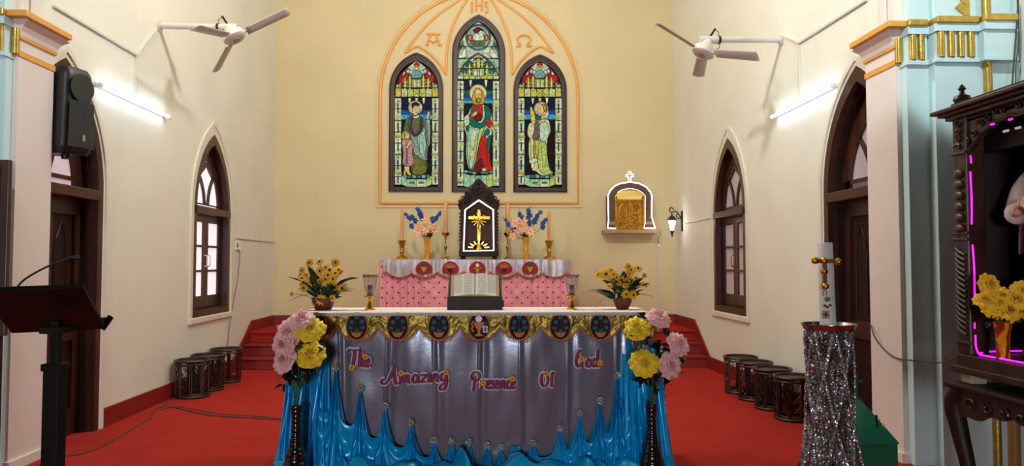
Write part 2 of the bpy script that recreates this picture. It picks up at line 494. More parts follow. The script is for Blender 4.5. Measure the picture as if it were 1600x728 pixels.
def side_window(idx, sx, label, pane_mat):
    root = thing('window_%d' % idx, label, 'window', (sx * W, WIN_Y, WIN_B), -sx * PI / 2, kind='structure')
    s, t = WIN_S - WIN_B, WIN_T - WIN_B
    o1 = arch(WIN_W + 0.16, s, t + 0.13, 0.0); o0 = arch(WIN_W + 0.01, s, t + 0.006, -0.002)
    obj('plaster_moulding', MB().plate(o1, [arch(WIN_W + 0.0, s, t, 0.005)], -0.012, 0.01), M_MOULD, root)
    obj('plaster_moulding', MB().plate(arch(WIN_W + 0.2, s, t + 0.165, 0.0), [arch(WIN_W + 0.13, s, t + 0.105, 0.005)], -0.022, 0.0), M_MOULD, root)
    obj('sill', MB().box((-WIN_W / 2 - 0.1, -0.035, -0.065), (WIN_W / 2 + 0.1, 0.02, 0.0)), M_MOULD, root, bevel=0.008)
    i1 = arch(WIN_W - 0.15, s, t - 0.13, 0.085)
    obj('frame', MB().plate(arch(WIN_W, s, t), [i1], -0.015, 0.06), M_WOOD, root)
    i2 = arch(WIN_W - 0.20, s, t - 0.17, 0.11)
    obj('frame', MB().plate(arch(WIN_W - .02, s, t - .02, .02), [i2], 0.06, 0.2), M_WOODD, root)
    obj('transom', MB().box((-WIN_W / 2 + 0.03, -0.035, s - 0.05), (WIN_W / 2 - 0.03, 0.24, s + 0.035)), M_WOOD, root, bevel=0.008)
    hw = WIN_W / 2 - 0.10
    # casement leaves with three panes each, set back in the frame
    for k in (-1, 1):
        x0, x1 = (-hw, -0.004) if k < 0 else (0.004, hw)
        leaf = obj('casement', MB().plate([(x0, .11), (x1, .11), (x1, s - .05), (x0, s - .05)], [[(x0 + .075, .11 + .13 + .0), (x1 - .075, .24), (x1 - .075, s - .13), (x0 + .075, s - .13)]], 0.075, 0.12), M_WOOD, root)
        zz = [.24 + (s - .13 - .24) * q / 3 for q in range(4)]
        for q in range(3):
            obj('pane', MB().box((x0 + .07, 0.096, zz[q] + (.01 if q else 0)), (x1 - .07, 0.104, zz[q + 1] - .01)), pane_mat, leaf)
            if q: obj('glazing_bar', MB().box((x0 + .07, 0.07, zz[q] - .014), (x1 - .07, 0.12, zz[q] + .014)), M_WOOD, leaf)
        hx = -0.05 if k < 0 else 0.05
        hz = s * .52
        obj('handle', MB().tube(smooth_pts([(hx, .075, hz - .07), (hx, .04, hz - .06), (hx, .035, hz), (hx, .04, hz + .06), (hx, .075, hz + .07)], 3), 0.007, 6), M_WHITE if sx < 0 else M_BRASS, leaf)
    # traceried light above the transom
    i3 = arch(WIN_W - 0.38, s, t - 0.32, s + 0.09)
    sash = obj('tracery', MB().plate(arch(WIN_W - .20, s, t - .17, s + .02), [i3], 0.075, 0.12), M_WOOD, root)
    obj('pane', MB().plate(arch(WIN_W - .36, s, t - .30, s + .08), [], 0.098, 0.104), pane_mat, sash)
    hb = (WIN_W - .36) / 2
    for pts in ([(-.04, s + .08), (-.09, s + .25), (-.2, s + .40), (-hb * .93, s + .54)][0:4], [(.06, s + .08), (.1, s + .25), (.2, s + .40), (hb * .9, s + .52)], [(-.24, s + .43), (-.10, s + .52), (0, s + .60), (.10, s + .52), (.24, s + .43)]):
        q = [Vector((x, 0.085, z)) for x, z in pts]
        q = smooth_pts(q, 4) if len(q) == 4 else q
        m = MB()
        for a, b in zip(q[:-1], q[1:]): m.bar(a, b, 0.035, 0.03, up=(0, 1, 0))
        obj('tracery_bar', m, M_WOOD, sash)
    return root
side_window(4, -1, 'tall pointed wooden casement window with bright daylit panes', M_PANE_BRIGHT)
side_window(5, 1, 'tall pointed wooden casement window with dull mauve panes beside the lantern', M_PANE_DIM)

def arched_door(idx, sx, label, pane_mat):
    root = thing('door_%d' % idx, label, 'door', (sx * W, DOOR_Y, 0), -sx * PI / 2, kind='structure')
    w, s, t = DOOR_W, DOOR_S, DOOR_T
    def ring(w0, t0, w1, t1, y0, y1, m, nm):
        a = arch(w0, s, t0); b = arch(w1, s, t1)
        loop = [a[0]] + list(reversed(a[2:])) + [a[1], b[1]] + b[2:] + [b[0]]
        obj(nm, MB().plate(loop, [], y0, y1), m, root)
    ring(w + 0.16, t + 0.12, w, t, -0.014, 0.01, M_MOULD, 'plaster_moulding')
    ring(w + 0.12, t + 0.09, w + 0.06, t + 0.045, -0.028, 0.0, M_MOULD, 'plaster_moulding')
    ring(w, t, w - 0.16, t - 0.13, -0.015, 0.06, M_WOOD, 'frame')
    ring(w - .02, t - .02, w - 0.22, t - 0.18, 0.06, 0.33, M_WOODD, 'frame')
    hw = w / 2 - .06
    obj('transom', MB().box((-hw, -0.03, s - .09), (hw, 0.3, s)), M_WOOD, root, bevel=0.01)
    # fanlight
    f1 = arch(w - .2, s, t - .17, s); f2 = arch(w - .48, s, t - .40, s + .1)
    fan = obj('fanlight', MB().plate(f1, [f2], 0.11, 0.17), M_WOOD, root)
    obj('pane', MB().plate(arch(w - .44, s, t - .36, s + .06), [], .135, .145), pane_mat, fan)
    for q in ([(-.02, s + .08), (-.08, s + .25), (-.18, s + .40), (-.30, s + .52)], [(.02, s + .08), (.08, s + .25), (.18, s + .40), (.30, s + .52)]):
        p = smooth_pts([Vector((x, .125, z)) for x, z in q], 4); m = MB()
        for a, b in zip(p[:-1], p[1:]): m.bar(a, b, .03, .035, up=(0, 1, 0))
        obj('fanlight_bar', m, M_WOOD, fan)
    hw = w / 2 - .1
    for k in (-1, 1):
        x0, x1 = (-hw, -.004) if k < 0 else (.004, hw)
        leaf = obj('door_leaf', MB().plate([(x0, .01), (x1, .01), (x1, s - .09), (x0, s - .09)], [[(x0 + .1, .22), (x1 - .09, .22), (x1 - .09, .8), (x0 + .1, .8)], [(x0 + .1, .95), (x1 - .09, .95), (x1 - .09, s - .22), (x0 + .1, s - .22)]], 0.12, 0.18), M_WOOD, root)
        obj('panel', MB().box((x0 + .09, .145, .21), (x1 - .08, .17, .81)), M_WOODD, leaf)
        obj('panel', MB().box((x0 + .09, .145, .94), (x1 - .08, .17, s - .21)), M_WOODD, leaf)
        xm = (x0 + x1) / 2
        hwp = (x1 - x0) / 2 - .17
        ap = [(xm - hwp, 1.0), (xm - hwp, 1.5)] + [(x, z) for x, z in [(xm - hwp * .75, 1.66), (xm, 1.80), (xm + hwp * .75, 1.66)]] + [(xm + hwp, 1.5), (xm + hwp, 1.0)]
        obj('arch_bead', MB().tube([(x, .142, z) for x, z in ap], .008, 5), M_WOOD, leaf)
        obj('bolt', MB().box((xm * .1 + (x1 if k < 0 else x0) * .9 - .02, .10, 1.15), (xm * .1 + (x1 if k < 0 else x0) * .9 + .02, .13, 1.27)), M_WOODD, leaf)
    return root
arched_door(1, -1, 'dark arched double door with pale fanlight behind the loudspeaker', M_PANE_MAUVE)
arched_door(2, 1, 'dark arched double door with dim fanlight behind the paschal candle', M_PANE_DIM)

# ---------------------------------------------------------------- raised mouldings on the back wall
YM = YB - 0.012
def wall_line(pts, r, k=1, sq=(1, .8, 1)):
    q = [at(px, py, YM) for px, py in pts]
    if k > 1: q = smooth_pts(q, k)
    return MB().tube(q, r, 8, squash=sq)
def pointed(cx, b, ys, R, y_bot, n=14):
    r = math.sqrt(max(0, 2 * b * R - b * b)); a1 = math.atan2(r, R - b)
    L = [(cx - b, y_bot)]
    for i in range(n + 1):
        a = a1 * i / n
        L.append((cx - b + R - R * math.cos(a), ys - R * math.sin(a)))
    Rr = [(2 * cx - x, y) for x, y in reversed(L[:-1])]
    return L + Rr
tn = [0]
def trim(mb, m, label, **k):
    tn[0] += 1
    return struct('trim_%d' % tn[0], mb, m, label, cat='moulding', smooth=True, **k)
big = pointed(748.5, 154.5, 150, 163, 317)
trim(MB().tube([at(x, y, YM) for x, y in big + [big[0]]], 0.026, 8, squash=(1, .7, 1)), M_OCHRE, 'gold painted pointed arch moulding framing the three stained windows')
out = pointed(748.5, 161, 150, 170, 323.5)
trim(MB().tube([at(x, y, YM + .008) for x, y in out + [out[0]]], 0.016, 6, squash=(1, .7, 1)), M_BACK, 'cream outer bead round the gold window arch')
def tri(mir):
    f = (lambda x: 1497 - x) if mir else (lambda x: x)
    A = [(632, 83), (640, 71), (650, 58), (662, 44), (676, 30), (692, 17), (708, 6), (722, -3), (738, -11)]
    B = [(738, -11), (728, 2), (716, 22), (707, 42), (701, 62), (698, 85), (697.5, 100), (697, 117)]
    Cc = [(697, 117), (690, 104), (682, 94), (672, 84), (661, 76), (652, 72.5), (645, 75), (632, 83)]
    pts = []
    for seg in (A, B, Cc):
        q = smooth_pts([at(f(x), y, YM) for x, y in seg], 3)
        pts += q[:-1]
    return MB().tube(pts, 0.02, 8, closed=True, squash=(1, .7, 1))
trim(tri(False), M_OCHRE, 'gold tracery moulding enclosing the alpha emblem')
trim(tri(True), M_OCHRE, 'gold tracery moulding enclosing the omega emblem')
def emblem(name, strokes, label, r=0.017):
    root = thing(name, label, 'emblem', at(*strokes[0][0], YM))
    for s in strokes:
        wobj('stroke', MB().tube([at(x, y, YM) for x, y in s], r, 8, squash=(1, .8, 1)), M_OCHRE, root)
emblem('alpha_emblem', [[(666, 53), (688, 53)], [(673, 54), (667, 70)], [(681, 54), (687, 70)], [(670, 62), (677, 66.5), (684, 62)], [(664.5, 70), (670, 70)], [(684.5, 70), (690, 70)]], 'gold letter A emblem in relief on the cream wall')
emblem('omega_emblem', [[(806, 72), (814, 72), (813, 69), (809, 65), (808, 61), (811, 57), (815, 55), (822, 55), (826, 57), (829, 61), (828, 65), (824, 69), (823, 72), (831, 72)]], 'gold omega emblem in relief on the cream wall')
emblem('monogram_emblem', [[(737, 3), (737, 20)], [(744, 0), (744, 17)], [(753, 0), (753, 17)], [(744, 8), (753, 8)], [(763, 3), (759, 4), (758.5, 9), (762, 12), (762, 19), (758, 20)]], 'gold IHS monogram in relief above the tallest window')
# ================================================================== stained glass
# colours of the glass; every piece of glass is a pane of its own, the leads are one part of each window
GC = dict(pale=(206, 226, 186), mint=(168, 214, 176), cream=(232, 224, 168), yellow=(222, 206, 70), gold=(214, 160, 40), olive=(122, 122, 44), red=(206, 30, 30), dred=(120, 16, 28), dark=(24, 16, 14),
          navy=(14, 24, 52), blue=(10, 84, 160), cyan=(64, 176, 222), teal=(10, 110, 90), green=(96, 116, 70), purple=(96, 52, 66), grey=(150, 172, 160), pink=(206, 150, 146), skin=(236, 206, 128), mauve=(112, 96, 104), white=(232, 236, 214), aqua=(110, 200, 180), orange=(220, 84, 30), slate=(86, 116, 120), lime=(190, 214, 110))
def glass(cn, strength=0.9):
    c = GC[cn]
    key = 'stained_glass_' + cn
    new = key not in _mats
    m = mat(key, c, 0.5, rgb2=tuple(x * 0.62 for x in c), vscale=22, emit=strength, spec=0.08)
    if new:      # backlit glass: its own colour comes from the light passing through, little is thrown back
        b = m.node_tree.nodes['Principled BSDF']
        for l in list(b.inputs['Base Color'].links): m.node_tree.links.remove(l)
        b.inputs['Base Color'].default_value = (*[x * 0.12 for x in lin(c)], 1)
    return m
M_LEAD = mat('lead_came', (22, 18, 16), 0.6, var=0.2)
class Glass:
    def __init__(self, idx, label, g):
        self.root = thing('window_%d' % idx, label, 'window', (g[0], YB, g[2]), kind='structure')
        cx, w, b, s, a, gw, ga, gbt = g
        self.g = g; self.k = 0; self.lead = MB()
        wobj('frame', MB().plate(arch(w, s, a, b, cx=cx), [arch(gw + .05, s, ga + .045, gbt - .02, cx=cx)], YB - 0.03, YB + 0.06), M_MAHOG, self.root)
        wobj('frame', MB().plate(arch(gw + .08, s, ga + .07, gbt - .035, cx=cx), [arch(gw, s, ga, gbt, cx=cx)], YB - 0.012, YB + 0.09), M_MAHOG, self.root)
        wobj('frame_bead', MB().tube([(x, YB - .03, z) for x, z in arch(w - .035, s, a - .03, b + .015, cx=cx)], .012, 6, closed=True), M_MAHOG, self.root, smooth=True)
        self.arch = arch(gw + .01, s, ga + .008, gbt - .005, cx=cx)
        wobj('backing_pane', MB().plate(self.arch, [], YB + 0.06, YB + 0.064), glass('dark'), self.root)
    def poly(self, cn, pts, lead=True, sm=0, name='glass_piece'):
        if sm:
            pts = [(p.x, p.y) for p in smooth_pts([Vector((x, y, 0)) for x, y in pts], sm, closed=True)]
        self.k += 1
        y1 = YB + 0.058 - 0.00035 * self.k
        q = [at(x, y, y1) for x, y in pts]
        wobj(name, MB().plate([(p.x, p.z) for p in q], [], y1, y1 + 0.003), glass(cn), self.root)
        if lead:
            self.lead.tube([(p.x, y1 - .0005, p.z) for p in q], 0.0052, 4, closed=True, squash=(1, .5, 1))
    def rect(self, cn, x0, y0, x1, y1, **k): self.poly(cn, [(x0, y0), (x1, y0), (x1, y1), (x0, y1)], **k)
    def ell(self, cn, cx, cy, rx, ry=None, n=14, **k):
        ry = ry or rx
        self.poly(cn, [(cx + rx * math.cos(2 * PI * i / n), cy + ry * math.sin(2 * PI * i / n)) for i in range(n)], **k)
    def line(self, pts, r=0.004, sm=0):
        q = [at(x, y, YB + 0.058 - 0.00035 * self.k - .002) for x, y in pts]
        if sm: q = smooth_pts(q, sm)
        self.lead.tube(q, r, 4, squash=(1, .6, 1))
    def done(self, xs, ys, x0, x1):
        for y in ys:
            q = [at(x, y, YB + 0.02) for x in (x0, x1)]
            self.lead.tube(q, 0.0075, 5)
        wobj('lead_cames', self.lead, M_LEAD, self.root)
        for o in self.root.children:
            if o.name.startswith('lead_cames'): o['label'] = 'dark lead lines between the coloured glass pieces'

def columns(G, x0, x1, y0, y1, bands):
    """canopied side shaft of pale cells with yellow bands"""
    ys = [y0] + bands + [y1]
    for i in range(len(ys) - 1):
        a, b = ys[i], ys[i + 1]
        G.rect('pale' if i % 2 == 0 else 'mint', x0, a + 1.5, x1, b - 1.5)
        G.rect('cream', x0 + 1, a + 3, x0 + 3, b - 4, lead=False)
        G.rect('white', x1 - 3, a + 3, x1 - 1, b - 4, lead=False)
        m = (x0 + x1) / 2; h = b - a
        if h > 18: G.rect('dark', m - 1, a + h * .3, m + 1, b - h * .2, lead=False)
        G.poly('olive', [(m - 2.6, a + h * .22), (m, a + 3.5), (m + 2.6, a + h * .22)], lead=False)
        if i: G.rect('yellow' if i % 2 else 'gold', x0 - .5, a - 1.5, x1 + .5, a + 1.5, lead=False)
def spire(G, x, y0, y1, w, c='yellow'):
    G.poly(c, [(x, y0 - 5), (x + w * .5, y0), (x + w * .5, y1), (x - w * .5, y1), (x - w * .5, y0)])
    n = max(1, int((y1 - y0) / 6))
    for i in range(n):
        y = y0 + 3 + (y1 - y0 - 3) * i / n
        G.rect(c, x - w * .9, y - .9, x + w * .9, y + .9, lead=False)
    G.rect('pale', x - w * .18, y0 + 2, x + w * .18, y1 - 1, lead=False)

def side_light(idx, label, g, c, fig):
    G = Glass(idx, label, g)
    L, R = c - 34.3, c + 34.3
    # tracery head
    G.poly('pale', [(c, 95), (c + 9, 101), (c + 18, 109), (c + 26, 120), (c + 32, 133), (c + 34, 152), (c - 34, 152), (c - 32, 133), (c - 26, 120), (c - 18, 109), (c - 9, 101)])
    G.poly('dred', [(c - 26, 138), (c - 27, 124), (c - 18, 117), (c, 113), (c + 18, 117), (c + 27, 124), (c + 26, 138)], sm=2)
    for s in (-1, 1):
        G.ell('red', c + s * 14.5, 110.5, 4.5, 3.8); G.ell('red', c + s * 23.5, 122, 4.2, 6); G.ell('red', c + s * 16, 118, 3, 4)
        G.ell('dred', c + s * 9, 112, 3, 2.5)
        G.poly('white', [(c + s * 4, 112), (c + s * 14, 108), (c + s * 16, 113), (c + s * 8, 117)])
        G.poly('mint', [(c + s * 24, 128), (c + s * 33, 138), (c + s * 33, 150), (c + s * 27, 146)])
    G.poly('red', [(c, 96.5), (c + 5, 101), (c, 104), (c - 5, 101)]); G.ell('cream', c, 106, 5.5, 4.5); G.ell('skin', c, 106.5, 3, 3)
    G.poly('aqua', [(c - 7, 114), (c, 110), (c + 7, 113), (c + 8, 120), (c, 123), (c - 8, 121)], sm=2)
    G.poly('grey', [(c - 5, 118), (c + 5, 115), (c + 3, 122), (c - 3, 122)])
    for x, y in ((-26, 137), (-18, 125), (-10.5, 122), (10.5, 122), (18, 125), (26, 137)):
        spire(G, c + x, y, 140 if abs(x) < 20 else 150, 4.2)
    G.rect('lime', c - 7, 124, c + 7, 138); G.rect('cream', c - 5, 126, c - 1, 137); G.rect('cream', c + 1, 126, c + 5, 137)
    for i in range(-3, 4):
        G.rect(('mint', 'lime', 'pale', 'yellow')[abs(i)], c + i * 9.6 - 4.4, 139, c + i * 9.6 + 4.4, 151)
        G.poly('yellow', [(c + i * 9.6 - 3, 149), (c + i * 9.6, 142), (c + i * 9.6 + 3, 149)], lead=False)
    G.poly('yellow', [(c - 8, 148), (c, 139), (c + 8, 148), (c + 6, 151), (c, 144), (c - 6, 151)])
    # sky and dark niche
    i0, i1 = L + 10.5, R - 10.5
    G.poly('navy', [(i0, 172), (i0, 158), (i0 + 5, 153), (i1 - 5, 153), (i1, 158), (i1, 172)])
    G.rect('blue', i0, 172, i1, 179); G.rect('cyan', i0, 179, i1, 186.5)
    G.rect('dark', i0, 187, i1, 272, lead=False)
    for x in (-11, 0, 11): G.poly('cream', [(c + x - 2.5, 152), (c + x + 2.5, 152), (c + x + 1.5, 160), (c + x, 163 if x else 157), (c + x - 1.5, 160)])
    columns(G, L, L + 10.3, 152, 290, [183, 213.5, 241, 271])
    columns(G, R - 10.3, R, 152, 290, [183, 213.5, 241, 271])
    # tiled pedestal
    for i in range(6):
        x = i0 + 2 + i * (i1 - i0 - 4) / 6
        G.poly('aqua' if i % 2 == 0 else 'slate', [(x, 274 - (i % 3)), (x + 6, 273), (x + 7, 278), (x + 1, 278.5)])
    G.poly('mint', [(i0, 274), (c - 15, 280), (c - 15, 292), (i0, 288)]); G.poly('lime', [(i1, 274), (c + 15, 280), (c + 15, 292), (i1, 288)])
    G.rect('mint', c - 15, 280, c, 292); G.rect('pale', c, 280, c + 15, 292)
    G.rect('olive', c - 12, 283.5, c - 3, 287, lead=False); G.rect('olive', c + 3, 283.5, c + 12, 287, lead=False)
    fig(G, c)
    G.done(None, [137, 152, 170, 188, 206, 223.5, 241, 258.5, 276], L, R)
    return G

def elder_with_child(G, c):
    x = c - 651
    def P(cn, pts, sm=3, **k): G.poly(cn, [(a + x, b) for a, b in pts], sm=sm, **k)
    G.ell('cream', 649 + x, 168, 11, 11); G.ell('pink', 649 + x, 168, 9.3, 9.3, lead=False); G.ell('white', 649 + x, 168.5, 8, 8, lead=False)
    P('green', [(639, 184), (647, 180), (658, 182), (666, 190), (668, 215), (664, 240), (668, 262), (660, 272), (644, 272), (640, 240), (634, 210)])       # gown
    P('olive', [(646, 244), (656, 246), (666, 262), (664, 271), (645, 271)])
    P('grey', [(641, 206), (652, 208), (664, 198), (669, 220), (667, 246), (669, 250), (660, 249), (648, 241), (645, 228)])                                # cloak
    P('mint', [(652, 214), (663, 206), (666, 236), (660, 246), (655, 232)])
    P('grey', [(665, 190), (672, 188), (672, 224), (667, 226)])
    P('purple', [(640, 183), (646, 181), (643, 196), (648, 209), (655, 203), (657, 184), (660, 186), (660, 204), (651, 213), (644, 211), (638, 197)])
    P('green', [(635, 186), (641, 184), (640, 202), (636, 208), (630, 206)])
    P('skin', [(644, 168), (646, 163), (652, 163), (655, 168), (654, 176), (649, 181), (645, 176)])
    P('dark', [(643, 168), (644, 162), (650, 159.5), (655, 163), (654, 166), (648, 164.5), (645, 169)], sm=2)
    P('white', [(645, 180), (649, 182), (654, 179), (655, 182), (650, 185), (645, 183)], sm=2)
    for q in ((647.5, 169), (651.5, 169)): G.line([(q[0] - 1 + x, q[1]), (q[0] + 1 + x, q[1])], .004)
    G.line([(649.5 + x, 170), (649 + x, 173)], .003); G.line([(647.5 + x, 176), (651.5 + x, 176)], .003)
    P('skin', [(666, 184), (668, 176), (671, 173.5), (671.5, 180), (669, 187)], sm=2)
    # child
    P('skin', [(632, 255), (639, 255), (640, 268), (643, 273), (637, 273), (634, 266), (634, 274), (630, 272), (632, 264)], sm=2)
    P('pink', [(628, 220), (634, 217), (642, 219), (648, 226), (644, 236), (646, 257), (630, 258), (630, 240)])
    P('mauve', [(634, 226), (637, 224), (637, 256), (634, 256)], sm=2, lead=False)
    P('skin', [(634, 230), (640, 220), (643, 218), (644, 224), (640, 228), (637, 232)], sm=2)
    P('skin', [(631, 207), (637, 206), (640, 211), (638, 217), (633, 217)], sm=2)
    P('yellow', [(628, 213), (630, 206), (636, 204.5), (638, 207), (633, 209), (632, 217), (629, 217)], sm=2)
    G.line([(655 + x, 212), (656 + x, 236)], .003); G.line([(660 + x, 210), (662 + x, 240)], .003)

def friar(G, c):
    x = c - 843.5
    def P(cn, pts, sm=3, **k): G.poly(cn, [(a + x, b) for a, b in pts], sm=sm, **k)
    G.ell('pink', 845.5 + x, 170, 11.5, 11.5); G.ell('cream', 845.5 + x, 170, 9, 9, lead=False)
    P('yellow', [(828, 170), (831, 167.5), (837, 184), (836, 193), (830, 190)])
    P('cream', [(826, 195), (834, 189), (845, 186), (857, 188), (860, 205), (855, 222), (857, 258), (864, 270), (856, 274), (846, 274), (838, 268), (830, 262), (829, 222), (824, 210)])
    P('lime', [(836, 222), (846, 220), (854, 226), (855, 258), (862, 269), (852, 273), (842, 262)])
    P('cream', [(827, 218), (834, 219), (835, 258), (830, 262), (826, 240)])
    P('yellow', [(835, 219), (842, 219), (840, 250), (834, 246)])
    P('pale', [(843, 196), (852, 190), (858, 200), (855, 218), (845, 221)])
    P('mauve', [(836, 191), (842, 190), (843, 205), (841, 218), (832, 216), (835, 203)])
    P('skin', [(845, 187), (851, 184), (852, 188), (846, 192), (840, 193)], sm=2)
    P('teal', [(836, 181), (842, 178), (846, 186), (838, 188)], sm=2)
    P('cream', [(851, 173), (856, 170), (857, 182), (850, 186), (845, 184)])
    P('skin', [(839, 172), (841, 165), (848, 163), (853, 168), (853, 177), (847, 182), (841, 180), (840, 176)])
    P('gold', [(846, 164), (851, 163), (855, 168), (854, 176), (850, 172), (849, 167)], sm=2)
    G.line([(841 + x, 171.5), (844 + x, 171)], .004); G.line([(839.5 + x, 174), (842 + x, 176)], .003)
    P('white', [(827, 250), (836, 247), (840, 251), (829, 256)], sm=2)
    for a, b, d in ((839, 226, 262), (846, 222, 266), (851, 228, 262)): G.line([(a + x, b), (a + 2 + x, d)], .003)

def robed_christ(G, c):
    x = c - 747.3
    def P(cn, pts, sm=3, **k): G.poly(cn, [(a + x, b) for a, b in pts], sm=sm, **k)
    G.ell('yellow', 747 + x, 145.5, 13.7, 13.7, n=18); G.ell('cream', 747 + x, 145.5, 12, 12, lead=False); G.ell('pale', 747 + x, 147, 9, 9, lead=False)
    P('pale', [(731, 180), (736, 168), (742, 163), (752, 163), (760, 166), (768, 178), (770, 200), (766, 216), (762, 222), (760, 255), (744, 266), (732, 262), (728, 236), (729, 212), (725, 198)])  # mantle
    P('red', [(750, 214), (758, 212), (764, 230), (766, 255), (770, 266), (760, 268), (742, 267), (737, 265), (744, 254), (747, 236)])
    P('dred', [(744, 254), (752, 246), (755, 268), (736, 266)])
    P('teal', [(734, 188), (737, 166), (743, 163), (742, 186), (752, 192), (758, 180), (756, 166), (764, 168), (767, 182), (757, 198), (745, 200), (735, 196)])
    P('red', [(740, 164), (753, 162.5), (754, 178), (752, 188), (741, 186)], sm=2)
    P('dred', [(741, 178), (753, 178), (751, 189), (742, 188)], sm=2)
    G.ell('orange', 747.5 + x, 168, 4, 3.5); G.ell('dark', 747.5 + x, 168, 1.8, 1.4, lead=False)
    P('mint', [(734, 199), (745, 203), (757, 198), (763, 205), (752, 214), (747, 232), (740, 262), (733, 260), (730, 232), (731, 210)])
    P('cream', [(739, 206), (744, 206), (741, 234), (742, 258), (738, 260), (736, 230)], lead=False)
    P('lime', [(749, 204), (757, 200), (752, 212), (746, 238), (741, 262), (738, 263), (744, 236)])
    G.ell('gold', 739 + x, 233, 2.2, 3.2, lead=False); G.ell('gold', 735 + x, 246, 2, 2.6, lead=False); G.ell('gold', 741 + x, 220, 1.8, 2, lead=False)
    P('red', [(733, 180), (737, 177), (739, 184), (734, 190)], sm=2)
    P('skin', [(737, 179), (743, 174), (746, 175), (744, 180), (738, 183)], sm=2)
    P('pale', [(725, 184), (733, 178), (734, 190), (730, 200), (726, 196)])
    P('teal', [(728, 198), (733, 195), (732, 204), (729, 205)], sm=2)
    P('red', [(760, 188), (767, 186), (769, 196), (765, 200), (761, 197)], sm=2)
    P('skin', [(766, 196), (770, 198), (773, 203), (770, 205), (767, 201)], sm=2)
    P('teal', [(758, 204), (763, 200), (765, 208), (760, 212), (756, 208)], sm=2)
    P('teal', [(762, 214), (767, 212), (766, 228), (763, 240), (761, 228)], sm=2)
    P('gold', [(738, 160), (739, 146), (742, 139.5), (748, 138), (753, 141), (756, 148), (757, 160), (752, 163), (742, 163)])
    P('skin', [(742, 147), (744, 141), (751, 141), (753, 147), (752, 155), (748, 160), (744, 155)], sm=2)
    P('gold', [(744, 154), (747.5, 153), (751, 154), (750, 160), (747.5, 162), (745, 160)], sm=2)
    for q in (745.5, 749.8): G.line([(q - 1.2 + x, 147), (q + 1.2 + x, 147)], .0045)
    G.line([(747.5 + x, 147.5), (747.3 + x, 152)], .003); G.line([(746 + x, 155), (749.5 + x, 155)], .004)
    P('skin', [(753, 263), (759, 263), (760, 267), (754, 268)], sm=2)
    for a, b, a2, d in ((735, 212, 733, 256), (744, 210, 738, 256), (753, 222, 750, 262), (760, 224, 762, 262)): G.line([(a + x, b), (a2 + x, d)], .003)

